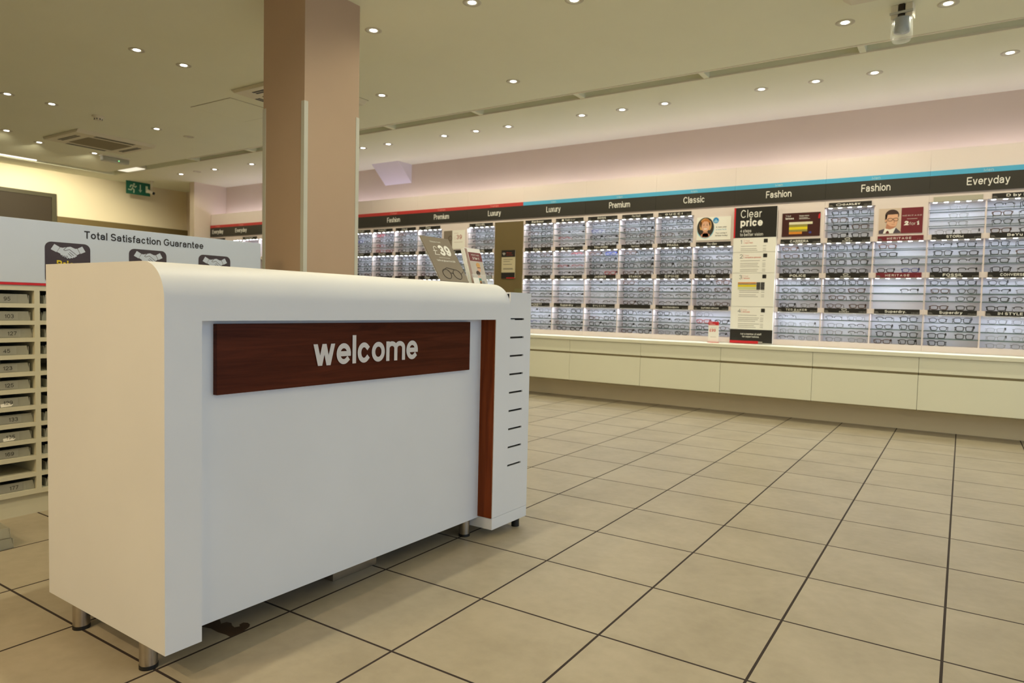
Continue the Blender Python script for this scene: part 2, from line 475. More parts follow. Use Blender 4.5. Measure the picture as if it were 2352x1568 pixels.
def ell(cx, cy, rx, ry, n=24, a0=0, a1=360):
    k = n if a1 - a0 >= 360 else n + 1
    return [(cx + rx * math.cos(R(a0 + (a1 - a0) * i / n)), cy + ry * math.sin(R(a0 + (a1 - a0) * i / n))) for i in range(k)]
def rrect(a0, a1, b0, b1, r, n=6):
    p = []
    for cx, cy, s in ((a1 - r, b1 - r, 0), (a0 + r, b1 - r, 90), (a0 + r, b0 + r, 180), (a1 - r, b0 + r, 270)):
        p += [(cx + r * math.cos(R(s + 90 * k / n)), cy + r * math.sin(R(s + 90 * k / n))) for k in range(n + 1)]
    return p

# ------------------------------------------------------------------ room shell
fl = MB(); fl.box(RX0 - .2, RX1 + 2.5, RY0 - .2, RY1 + .2, -.1, 0); struct(fl.build('floor', M_TILE))
SY0, SY1 = 2.835, 3.03          # long ceiling slot
LX0, LX1, LY0 = -11.05, -10.86, -2.0   # short slot by the end wall
ce = MB()
zc0, zc1 = H, H + .02
ce.box(RX0 - .2, RX1 + .2, SY1, RY1 + .2, zc0, zc1)
ce.box(LX1, RX1 + .2, RY0 - .2, SY0, zc0, zc1)
ce.box(RX0 - .2, LX0, RY0 - .2, SY1, zc0, zc1)
ce.box(LX0, LX1, RY0 - .2, LY0, zc0, zc1)
zt = H + .16
ce.box(RX0 - .2, RX1 + .2, SY1, SY1 + .02, zc1, zt); ce.box(LX1, RX1 + .2, SY0 - .02, SY0, zc1, zt)
ce.box(LX0 - .02, LX0, LY0, SY1, zc1, zt); ce.box(LX1, LX1 + .02, LY0, SY0, zc1, zt)
ce.box(RX0 - .2, RX1 + .2, LY0 - .1, SY1 + .1, zt, zt + .02)
struct(ce.build('ceiling', M_CEIL))
w = MB(); w.box(RX0 - .2, RX1 + .2, RY1, RY1 + .2, 0, H + .2); struct(w.build('wall_back', M_WALL))
w = MB(); w.box(RX0 - .2, RX0, RY0 - .2, RY1, 0, H + .2); struct(w.build('wall_left', M_WALLC))
w = MB(); w.box(RX0 - .2, RX1 + .2, RY0 - .2, RY0, 0, H + .2); struct(w.build('wall_front', M_WALLC))
w = MB(); w.box(RX1, RX1 + .2, -4.9 + 7.4, RY1, 0, H + .2); w.box(RX1, RX1 + .2, RY0, -4.9, 0, H + .2)
w.box(RX1, RX1 + .2, -4.9, 2.5, 2.65, H + .2); w.box(RX1, RX1 + .2, -4.9, 2.5, 0, .15); struct(w.build('wall_right', M_WALLC))
w = MB()
for yy in (-4.9, -2.45, 0, 2.45): w.box(RX1 + .05, RX1 + .11, yy, yy + .05, .15, 2.65)
w.box(RX1 + .05, RX1 + .11, -4.9, 2.5, .15, .2); w.box(RX1 + .05, RX1 + .11, -4.9, 2.5, 2.6, 2.65)
struct(w.build('window_1', M_STEEL))

# end-wall lower panelling: brown band, taller door leaf with lighter surround
b = MB(); b.box(RX0, RX0 + .04, 2.40, 4.6, 0, 2.28); struct(b.build('trim_1', M_BROWN))
b = MB(); b.box(RX0, RX0 + .06, 2.33, 2.40, 0, 2.62); b.box(RX0, RX0 + .06, -1.2, 2.33, 2.56, 2.62); struct(b.build('trim_2', mat('frame_olive', (62, 57, 36), .6, noise=.02)))
b = MB(); b.box(RX0, RX0 + .045, -1.2, 2.33, 0, 2.56); struct(b.build('door_1', M_BROWND))
b = MB(); b.box(-10.53, -10.4, 4.0, 4.6, 0, H); struct(b.build('trim_3', M_WALL))
# wedge-shaped bulkhead under the ceiling
b = MB(); b.ext([(4.315, H), (4.6, H), (4.6, 2.725)], lambda a, bb, n: (n, a, bb), -6.63, -6.13); struct(b.build('trim_5', mat('white_bulkhead', (222, 216, 222), .8, noise=.01)))

# pillar with corner guards
pb = MB(); PX0, PX1, PY0, PY1 = -3.378, -2.985, .066, .52
pb.box(PX0, PX1, PY0, PY1, 0, H + .01)
pil = struct(pb.build('pillar', M_PILLAR))
def guard(cx, cy, sx, sy):
    g = MB(); t, l = .003, .026
    x0, x1 = (cx, cx + t) if sx > 0 else (cx - t, cx)
    y0, y1 = (cy, cy + t) if sy > 0 else (cy - t, cy)
    g.box(min(cx - sx * l, x0 if sx < 0 else x1), max(cx - sx * l, x1 if sx > 0 else x0), y0, y1, .1, 2.25)
    g.box(x0, x1, min(cy - sy * l, cy), max(cy - sy * l, cy), .1, 2.25)
    g.build('corner_guard', M_GUARD, pil)
for c in ((PX1, PY0, 1, -1), (PX0, PY0, -1, -1), (PX1, PY1, 1, 1), (PX0, PY1, -1, 1)): guard(*c)

# ------------------------------------------------------------------ reception desk
DX, DY, DTH = -1.2472, -1.8332, 0.0201
desk = thing('reception_desk', 'white curved-edge reception desk with walnut panel reading welcome', 'reception desk', (DX, DY, 0), -DTH)
D, HD, RC, W1, UR, UL, ZB, HIN, DR = .673, 1.1127, .1, .103, 1.4516, 1.5566, .0824, .9582, .0756
arc = [(-RC + RC * math.cos(R(a)), HD - RC + RC * math.sin(R(a))) for a in range(0, 91, 6)]
def prof(zb): return [(-D, zb), (0, zb)] + arc + [(-D, HD)]
def mU(v, z, u): return (v, u, z)
def part(b, name, m_, bevel=.0015, parent=desk, sm=True):
    o = b.build(name, m_, parent, bevel=bevel)
    if sm: smooth_angle(o, 30)
    return o
b = MB(); b.ext(prof(ZB), mU, 0, W1); part(b, 'end_panel', M_LAM, 0)
b = MB(); b.ext(prof(.094), mU, UR, UL); part(b, 'end_post', M_LAM, 0)
b = MB(); b.ext([(-D, HD - .04), (-DR - .022, HD - .04), (-DR - .022, HIN), (0, HIN)] + arc + [(-D, HD)], mU, W1, UR); part(b, 'top_panel', M_LAM, 0)
b = MB(); b.box(-DR - .022, -DR, W1, UR, .086, HIN); part(b, 'front_panel', M_LAM)
b = MB(); b.box(-DR, -.003, UR - .005, UR, .094, HIN); part(b, 'wood_cheek', M_WOODV, 0)
b = MB(); b.box(-D, 0, UR, 1.7248, .042, .0925); part(b, 'plinth', M_LAM)
sp_ = None
b = MB(); b.box(-DR, -DR + .018, .183, 1.3465, .7455, .9475); sp_ = part(b, 'sign_panel', M_WOODH, .001)
b = MB(); write(b, 'welcome', mR, .521, .8085, .097, .497, n=-DR + .018, depth=.003, s=.175, gap=.075); b.build('lettering', mat('brushed_letter', (214, 210, 210), .4, .0, noise=.02), sp_)
b = MB(); b.box(-D, -D + .02, W1, UR, .1, .75); part(b, 'back_panel', M_LAM)
b = MB(); b.box(-D, -DR - .022, W1, UR, .74, .765); part(b, 'work_surface', M_LAM)
# slotted end cabinet
EU0, EU1, EH = UL, 1.7248, 1.0787
b = MB(); t = .007
S0, S1, zt_ = EU0 + .004, EU0 + .112, .9605
b.box(-t, 0, EU0, S0, .094, EH); b.box(-t, 0, S1, EU1, .094, EH)
zprev = EH
for k in range(9):
    zz = zt_ - .0818 * k
    b.box(-t, 0, S0, S1, zz + .0042, zprev); zprev = zz - .0042
b.box(-t, 0, S0, S1, .094, zprev)
b.box(-D, -t, EU1 - t, EU1, .094, EH); b.box(-D, -t, EU0, EU1 - t, EH - t, EH); b.box(-D, -D + t, EU0, EU1 - t, .094, EH - t)
part(b, 'slotted_panel', M_LAM, 0, sm=False)
b = MB(); b.box(-.45, -.012, EU0 + .003, EU1 - .018, .1, .925); b.build('slot_liner', M_BLACK, desk)  # added black block; the darkness inside the slots is put into its colour
b = MB()
for k in range(1): b.box(-.2, -.009, EU0 + .006, EU0 + .05, zt_ - .0818 * k - .012, zt_ - .0818 * k - .001)
b.build('leaflet_pile', M_WHITE, desk)  # white block just inside the top slot
def leg(u, v, h):
    b = MB(); b.cyl((v, u, 0), 'z', .011, h, .0235, seg=32)
    o = b.build('leg', M_STEEL, desk); smooth_angle(o, 40)
    c = MB(); c.cyl((v, u, 0), 'z', 0, .011, .0245, seg=32); f = c.build('foot', M_BLACK, o); smooth_angle(f, 40)
leg(.0285, -.135, ZB); leg(.0285, -.525, ZB); leg(1.425, -.13, .1); leg(1.425, -.525, .1)
b = MB(); b.cyl((-.03, 1.68, 0), 'z', 0, .042, .018, seg=20); b.cyl((-.6, 1.68, 0), 'z', 0, .042, .018, seg=20); b.build('glide_foot', M_BLACK, desk)

def on_desk(u, v, z):
    c, s = math.cos(DTH), math.sin(DTH)
    return (DX + u * s + v * c, DY + u * c - v * s, z)
# cable box and spill under the desk
cb = thing('floor_cable_box', 'low grey metal cable box on the floor under the white desk', 'cable box', on_desk(.84, -.26, 0), -DTH)
b = MB(); b.box(-.07, .07, -.11, .11, 0, .055); part(b, 'box_body', M_STEEL, .002, cb)
b = MB(); b.box(-.075, .075, -.115, .115, .055, .06); b.build('box_lid', M_STEEL, cb)
b = MB(); b.cyl((.07, -.06, .045), 'x', 0, .003, .004, seg=12); b.build('screw', mat('bright_screw', (225, 225, 225), .3, 1.0, noise=.02), cb)
st = [(-1.5, -1.585), (-1.447, -1.57), (-1.41, -1.572), (-1.373, -1.567), (-1.351, -1.569), (-1.349, -1.541), (-1.355, -1.514), (-1.362, -1.495), (-1.374, -1.484), (-1.389, -1.481), (-1.402, -1.488), (-1.400, -1.503), (-1.388, -1.51), (-1.396, -1.524), (-1.414, -1.52), (-1.428, -1.512), (-1.447, -1.516), (-1.451, -1.533), (-1.478, -1.519), (-1.52, -1.55)]
b = MB(); b.ext(st, lambda a, bb, n: (a, bb, n), .0002, .0006); tag(b.build('floor_stain', M_STAIN), 'dark brown dried spill on the floor tile under the desk', 'stain')

# leaning price board on the desk top
def slanted(name, label, cat, u0, u1, vb, vt, zb, zt2, thick):
    o = thing(name, label, cat, on_desk((u0 + u1) / 2, vb, zb), -DTH)
    L = math.hypot(vt - vb, zt2 - zb); a = math.atan2(vb - vt, zt2 - zb)
    def mp(x, y, n):      # x along the face, y up the face, n out of the face
        return (-y * math.sin(a) + n * math.cos(a), x, y * math.cos(a) + n * math.sin(a))
    return o, L, (u1 - u0) / 2, mp
o, L, hw, mp = slanted('price_board', 'slanted taupe display board with large white price and glasses photo on desk top', 'sign', 1.319, 1.512, -.198, -.325, HD + .008, 1.318, .006)
b = MB(); b.rect(-hw, hw, 0, L, mp, -.004, 0); b.build('board', M_TAUPE, o)
b = MB(); b.rect(-hw - .003, hw + .003, -.0, L + .002, mp, -.007, -.004); b.build('acrylic_back', M_ACRYL, o)
b = MB(); b.box(-.13, .0, -hw, hw, -.0075, -.0045); b.build('stand', M_ACRYL, o)
b = MB()
write(b, 'Glasses from', mp, -hw * .5, L * .87, .0085, n=.0002, depth=.0002, s=.1)
write(b, '39', mp, -hw * .12, L * .58, .056, .078, n=.0002, depth=.0002, s=.22, gap=.08)
write(b, '£', mp, -hw * .55, L * .585, .046, .034, n=.0002, depth=.0002, s=.06)
b.rect(-hw * .35, hw * .42, L * .525, L * .53, mp, .0002, .0004)
write(b, 'Varifocal glasses from £99', mp, -hw * .62, L * .44, .0095, hw * 1.3, n=.0002, depth=.0002, s=.13)
b.build('lettering', M_WHITE, o)
b = MB()
for cx in (-.034, .038):
    b.tube([mp(x, y, .0006) for x, y in ell(cx, L * .16, .027, .025, 20)], .0016, 4, True)
b.tube([mp(x, y, .0006) for x, y in ((-.008, L * .17), (.0, L * .19), (.011, L * .17))], .0016, 4)
b.tube([mp(x, y, .0006) for x, y in ((-.06, L * .2), (-.02, L * .3), (.03, L * .27))], .0014, 4)
b.tube([mp(x, y, .0006) for x, y in ((.064, L * .17), (.09, L * .24))], .0014, 4)
b.build('glasses_photo', mat('photo_frame_dark', (52, 42, 38), .5, noise=.03), o)
# leaflet holder on the slotted end
o, L, hw, mp = slanted('leaflet_holder', 'clear leaflet holder with maroon topped brochures beside the slanted price board', 'leaflet holder', 1.563, 1.711, -.215, -.278, EH + .012, 1.285, .0)
b = MB(); b.rect(-hw, hw, 0, .07, mp, .012, .0145); b.box(-.06, .03, -hw, hw, -.0115, -.008); b.rect(-hw, hw, 0, L * .8, mp, -.02, -.018); b.build('acrylic_pocket', M_ACRYL, o)
for k in range(3):
    lf = MB(); xo = -.004 * k; lf.rect(-hw + .006 + xo, hw - .02 + xo, .001, L - .002 * k, mp, -.004 - .005 * k, -.0005 - .005 * k); lo = lf.build('leaflet', M_WHITE, o)
    if k == 0:
        A0, A1 = -hw + .006, hw - .02; Wd = A1 - A0
        q = MB(); q.rect(A0 + Wd * .2, A1, L * .69, L * .9, mp, -.0004, .0); q.build('maroon_band', M_MAROON, lo)
        q = MB(); q.rect(A0, A1, .001, L * .69, mp, -.0004, -.0002); q.build('photo', mat('pale_photo_wall', (196, 186, 176), .6, noise=.05, scale=30), lo)
        q = MB(); q.rect(A0 + Wd * .03, A0 + Wd * .17, .001, L * .98, mp, -.0004, -.0001); q.build('mauve_strip', mat('mauve_print', (168, 140, 130), .6, noise=.03), lo)
        q = MB(); write(q, 'HERITAGE', mp, A0 + Wd * .6, L * .82, .007, Wd * .5, n=.0001, depth=.0002, s=.12, gap=.3, align='c')
        write(q, '2 for 1', mp, A0 + Wd * .6, L * .73, .012, Wd * .4, n=.0001, depth=.0002, s=.2, align='c'); q.build('lettering', M_WHITE, lo)
        q = MB(); q.ext(ell(.012, L * .52, .013, .019), mp, -.0002, .0002); q.ext(ell(.0, L * .3, .012, .02), mp, -.0002, .0003); q.build('portrait_faces', M_SKIN, lo)
        q = MB(); q.ext(ell(.011, L * .595, .015, .012), mp, -.0002, .0004); q.build('blonde_hair', M_HAIRB, lo)
        q = MB(); q.ext(ell(-.002, L * .4, .015, .012), mp, -.0002, .0004); q.rect(.0, .026, L * .525, L * .54, mp, .0002, .0005); q.build('dark_hair', M_HAIRD, lo)
        q = MB(); q.ext([(-.03, .002), (.05, .002), (.03, L * .22), (-.01, L * .2)], mp, -.0002, .0002); q.build('clothing', M_SUIT, lo)
cd = MB(); cd.rect(-hw + .0, -hw + .06, .0, .052, mp, .016, .0175); c1 = cd.build('small_card', M_WHITE, o)
q = MB(); q.rect(-hw + .042, -hw + .06, .001, .05, mp, .0175, .0178); q.build('teal_edge', mat('teal_print', (70, 130, 120), .5, noise=.03), c1)
q = MB(); q.ext(ell(-hw + .051, .026, .007, .013), mp, .0178, .0181); q.build('orange_ring', M_ORANGE, c1)
q = MB(); q.ext(ell(-hw + .051, .025, .0045, .0095), mp, .0181, .0184); q.build('dark_centre', M_BLK, c1)

# ------------------------------------------------------------------ tray cabinet with the guarantee header
TX = -3.128
Y0c, Y1c = -1.68, -.14
cab = thing('tray_cabinet', 'cream pigeonhole cabinet of numbered trays under the Total Satisfaction Guarantee header', 'cabinet', (TX, 0, 0))
TD = .42
rows = [1.039 - .0784 * k for k in range(12)]
ys = [Y0c + .0]
cols = [(-1.66, -1.3595), (-1.337, -1.0365), (-1.0140, -.7135), (-.691, -.3905)]
b = MB()
b.box(-TD, 0, Y0c, -1.66, .095, 1.063); b.box(-TD, 0, -1.3595, -1.337, .095, 1.063); b.box(-TD, 0, -1.0365, -1.014, .095, 1.063)
b.box(-TD, 0, -.7135, -.691, .095, 1.063); b.box(-TD, 0, -.3905, Y1c, .095, 1.063)
for y0, y1 in cols:
    zp = 1.063
    for z in rows:
        b.box(-TD, 0, y0, y1, z, zp); zp = z - .0595
    b.box(-TD, 0, y0, y1, .095, zp)
b.box(-TD - .01, -TD, Y0c, Y1c, .095, 1.063)
b.build('carcass', M_CAB, cab)
b = MB(); b.box(-TD, -.015, Y0c, Y1c, 0, .095); b.build('plinth', M_CAB, cab)
b = MB(); b.box(-.03, .004, Y0c - .1, Y1c, 1.074, 1.363); hd = b.build('header_board', M_HEADER, cab, bevel=.002)
b = MB(); b.box(-.03, .005, Y0c - .1, Y1c, 1.0635, 1.074); b.build('red_strip', M_RED, cab)
b = MB(); write(b, 'Total Satisfaction Guarantee', mR, -1.144, 1.298, .0365, .626, n=.0045, depth=.0005, s=.16, gap=.11); b.build('lettering', mat('ink_black', (28, 24, 30), .5, noise=.02), hd)
hand_raw = {'cuffl': [(740, 955), (812, 1000), (768, 1075), (692, 1032)], 'cuffr': [(1125, 988), (1170, 1070), (1100, 1100), (1060, 1020)],
 'hands': [(818, 1003), (850, 1010), (905, 1000), (960, 993), (1025, 1024), (1052, 1022), (1090, 1095), (1045, 1122), (1048, 1138), (1030, 1142), (1018, 1156), (1000, 1152), (985, 1166), (966, 1158), (950, 1173), (935, 1160), (912, 1172), (902, 1150), (882, 1156), (870, 1136), (850, 1141), (842, 1118), (824, 1116), (822, 1098), (775, 1070)]}
def icon(name, y0, y1, zt3, word):
    w_ = y1 - y0
    ib = MB(); ib.ext(rrect(y0, y1, zt3 - w_, zt3, w_ * .14), mR, .0045, .0055); io = ib.build(name, M_PLUM, hd)
    def cv(p): a = (p[0] - 615) / 625; d = (p[1] - 915 - .07 * (p[0] - 615)) / 625; return (y0 + a * w_, zt3 - d * w_)
    hb = MB()
    for k, pl in hand_raw.items(): hb.ext([cv(p) for p in pl], mR, .0055, .0062)
    ho = hb.build('handshake', M_HEADER, io)
    lb = MB()
    for pl in ([(905, 1000), (865, 1040), (885, 1052), (945, 1035), (1045, 1118)], [(945, 1075), (1000, 1125)], [(928, 1095), (975, 1140)], [(850, 1120), (856, 1135)], [(876, 1128), (890, 1150)], [(905, 1130), (920, 1155)]):
        for q in stroke_poly([cv(p) for p in pl], w_ * .011, False): lb.ext(q, mR, .0062, .0066, sides=False)
    lb.build('finger_lines', M_PLUM, ho)
    if word:
        wb = MB(); write(wb, word, mR, y0 + w_ * .25, zt3 - w_ * .595, w_ * .17, w_ * .5, n=.0055, depth=.0006, s=.2); wb.build('yellow_lettering', M_YELLOW, io)
icon('handshake_badge', -1.316, -1.117, 1.270, 'Price'); icon('handshake_badge', -.930, -.732, 1.268, None); icon('handshake_badge', -.547, -.348, 1.267, None)

tb = MB()   # one tray: open frosted box, front wall sloping, local x out of cabinet
def tray_mesh():
    b = MB(); w2, d, h, t = .128, .30, .042, .0025
    b.box(-d, 0, -w2, w2, 0, t)
    b.ext([(-w2, 0), (w2, 0), (w2 - .008, h), (-w2 + .008, h)], mR, -t, 0)
    b.ext([(-w2, 0), (w2, 0), (w2 - .008, h), (-w2 + .008, h)], mR, -d, -d + t)
    b.box(-d, 0, -w2, -w2 + t, 0, h * .9); b.box(-d, 0, w2 - t, w2, 0, h * .9)
    return b.mesh('tray_body', M_TRAY)
TM = tray_mesh()
CARD = MB().rect(-.06, .078, .004, .038, mR, .0002, .0010).mesh('number_card', mat('grey_card', (150, 150, 142), .6, noise=.03))
nums = ['95', '103', '127', '45', '123', '125', '129', '133', '135', '169', None, '177']
offs = [0, .0036, .0142, -.005, 0, .0007, -.0014, .013, .002, -.0014, 0, .013]
texc = [45, 55, 72, 38, 45, 51, 42, 72, 53, 47, 0, 68]
ordn = ['top', 'second', 'third', 'fourth', 'fifth', 'sixth', 'seventh', 'eighth', 'ninth', 'tenth', 'eleventh', 'bottom']
for k, nm in enumerate(nums):
    if nm is None: continue
    yc = -1.503 + offs[k]; ty = -1.375 + (texc[k] - 167) * .00072 - yc
    t_ = thing('storage_tray', 'frosted plastic tray numbered %s in the %s pigeonhole left of the desk' % (nm, ordn[k]), 'tray', (TX - .012 - .01 * random.random(), yc, rows[k] - .0593), 0, 'numbered trays in the cabinet')
    link('tray_body', TM, t_); c = link('number_card', CARD, t_)
    wb = MB(); write(wb, nm, mR, ty, .0115, .0175, n=.001, depth=.0004, s=.13, gap=.14, align='c'); wb.build('lettering', M_BLK, c)
    if nm in ('129', '135'):
        q = MB(); q.ext([(ty + a, b) for a, b in ((-.028, .002), (.012, .004), (.02, .012), (.0, .019), (-.03, .016))], mR, .001, .0014); q.build('torn_tape', M_WHITE, c)
for k in range(12):
    if k == 4: continue
    t_ = thing('storage_tray', 'frosted tray in the %s pigeonhole of the column half hidden by the desk' % ordn[k], 'tray', (TX - .012 - .012 * random.random(), -1.1868 + random.uniform(-.008, .008), rows[k] - .0593), 0, 'trays half hidden by the desk')
    link('tray_body', TM, t_)
for k, (z, lab) in enumerate(((0, 'frosted plastic tray lying on the floor tiles by the cabinet, underneath another'), (.044, 'frosted plastic tray stacked on another tray on the floor by the cabinet'))):
    t_ = thing('storage_tray', lab, 'tray', (-2.70 - .012 * k, -1.745 - .01 * k, z), R(2 - 6 * k), 'trays on the floor'); link('tray_body', TM, t_)

# ------------------------------------------------------------------ wall display
PITCH_M = .8435
S0M = .157
FY = 4.30      # front plane of the rails
def seam(k): return S0M - PITCH_M * k
ZL = [(2.06, 2.018), (1.733, 1.689), (1.403, 1.357), (1.073, 1.030)]
ZBOT = .755
SIGN = {-1: ('Everyday', 1), 0: ('Everyday', 1), 1: ('Fashion', 1), 2: ('Fashion', 1), 3: ('Classic', 1), 4: ('Premium', 1), 5: ('Luxury', 1), 6: ('Luxury', 0), 7: ('Premium', 0), 8: ('Fashion', 0), 9: ('Fashion', 0), 10: ('Everyday', 0), 11: ('Everyday', 0), 12: ('Everyday', 0), 13: ('Everyday', 0)}
WHERE = {-1: 'past the right end of the view', 0: 'at the right end of the wall', 1: 'left of the rightmost Everyday one', 2: 'over the steps board', 3: 'over the smiling woman poster', 4: 'right of the blue Luxury one', 5: 'right of the brown panel', 6: 'over the brown panel', 7: 'over the white price poster', 8: 'just right of the pillar', 9: 'behind the pillar edge', 10: 'hidden by the pillar', 11: 'hidden by the pillar too', 12: 'just left of the pillar', 13: 'at the far left end of the wall'}
BR = {(0, 0): ['', 'STORM', 'FOSSIL', 'Superdry'], (0, 1): ['D by D', 'BeYu', 'CONVERSE', 'IN STYLE'], (1, 0): ['OAKLEY', 'oOAKLEY', 'oOAKLEY', 'oOAKLEY'], (1, 1): [None, 'HERITAGE', 'HERITAGE', 'Superdry.'],
 (2, 1): [None, 'CARRERA', 'POLICE', 'TED BAKER'], (3, 0): ['GUCCI', 'PRADA', 'SPINE', 'DOLCE&GABBANA'], (3, 1): [None, 'Ray-Ban', 'Ray-Ban', 'EMPORIO ARMANI'], (4, 0): ['BOSS', 'TOM FORD', 'JAEGER', 'BVLGARI'],
 (4, 1): ['Paul Smith', 'Paul Smith', 'STARCK', '.'], (5, 0): ['Barbour', 'POLO', 'POLO', 'HACKETT'], (5, 1): ['TAGHeuer', 'TAGHeuer', 'silhouette', 'Superdry'], (6, 0): ['CHANEL', 'CHANEL', 'Dior', 'Dior'],
 (7, 0): ['Dior', 'Dior', 'Dior', 'Dior'], (7, 1): [None, 'Dior', 'Dior', 'Dior'], (8, 0): ['RADLEY', 'RALPH', 'GUCCI', 'GUCCI'], (8, 1): ['Chloé', 'TOM FORD', 'JAEGER', 'JAEGER'], (9, 1): ['RADLEY', 'RALPH', 'RALPH', 'RALPH'],
 (12, 1): ['OAKLEY', '.', '.', '.'], (13, 1): ['.', '.', '.', '.']}
RIGHT = {'STORM': '£129', 'FOSSIL': '£149', 'HERITAGE': '2 for 1', 'GUCCI': '£249'}
SHELF = MB().box(-.205, .205, 4.305, 4.462, -.003, .003, mis=[1, 1, 1, 1, 0, 0]).mesh('glass_shelf', [M_GLASS, M_SHELFEDGE])
ledb = MB()
ledb.box(-.19, .19, -.004, .020, 0, .006, mi=1)
for k in range(5):
    xq = -.165 + .0825 * k
    ledb.face([(xq - .015, -.003, -.0006), (xq - .015, .018, -.0006), (xq + .015, .018, -.0006), (xq + .015, -.003, -.0006)])
LEDM = ledb.mesh('led_strip', [M_LEDM, M_WHITE])

def cell_open(mo, c, r):
    if (mo, c) == (2, 0): return False
    if (mo, c) == (6, 1): return False
    if r == 0 and BR.get((mo, c), [0])[0] is None: return False
    return True

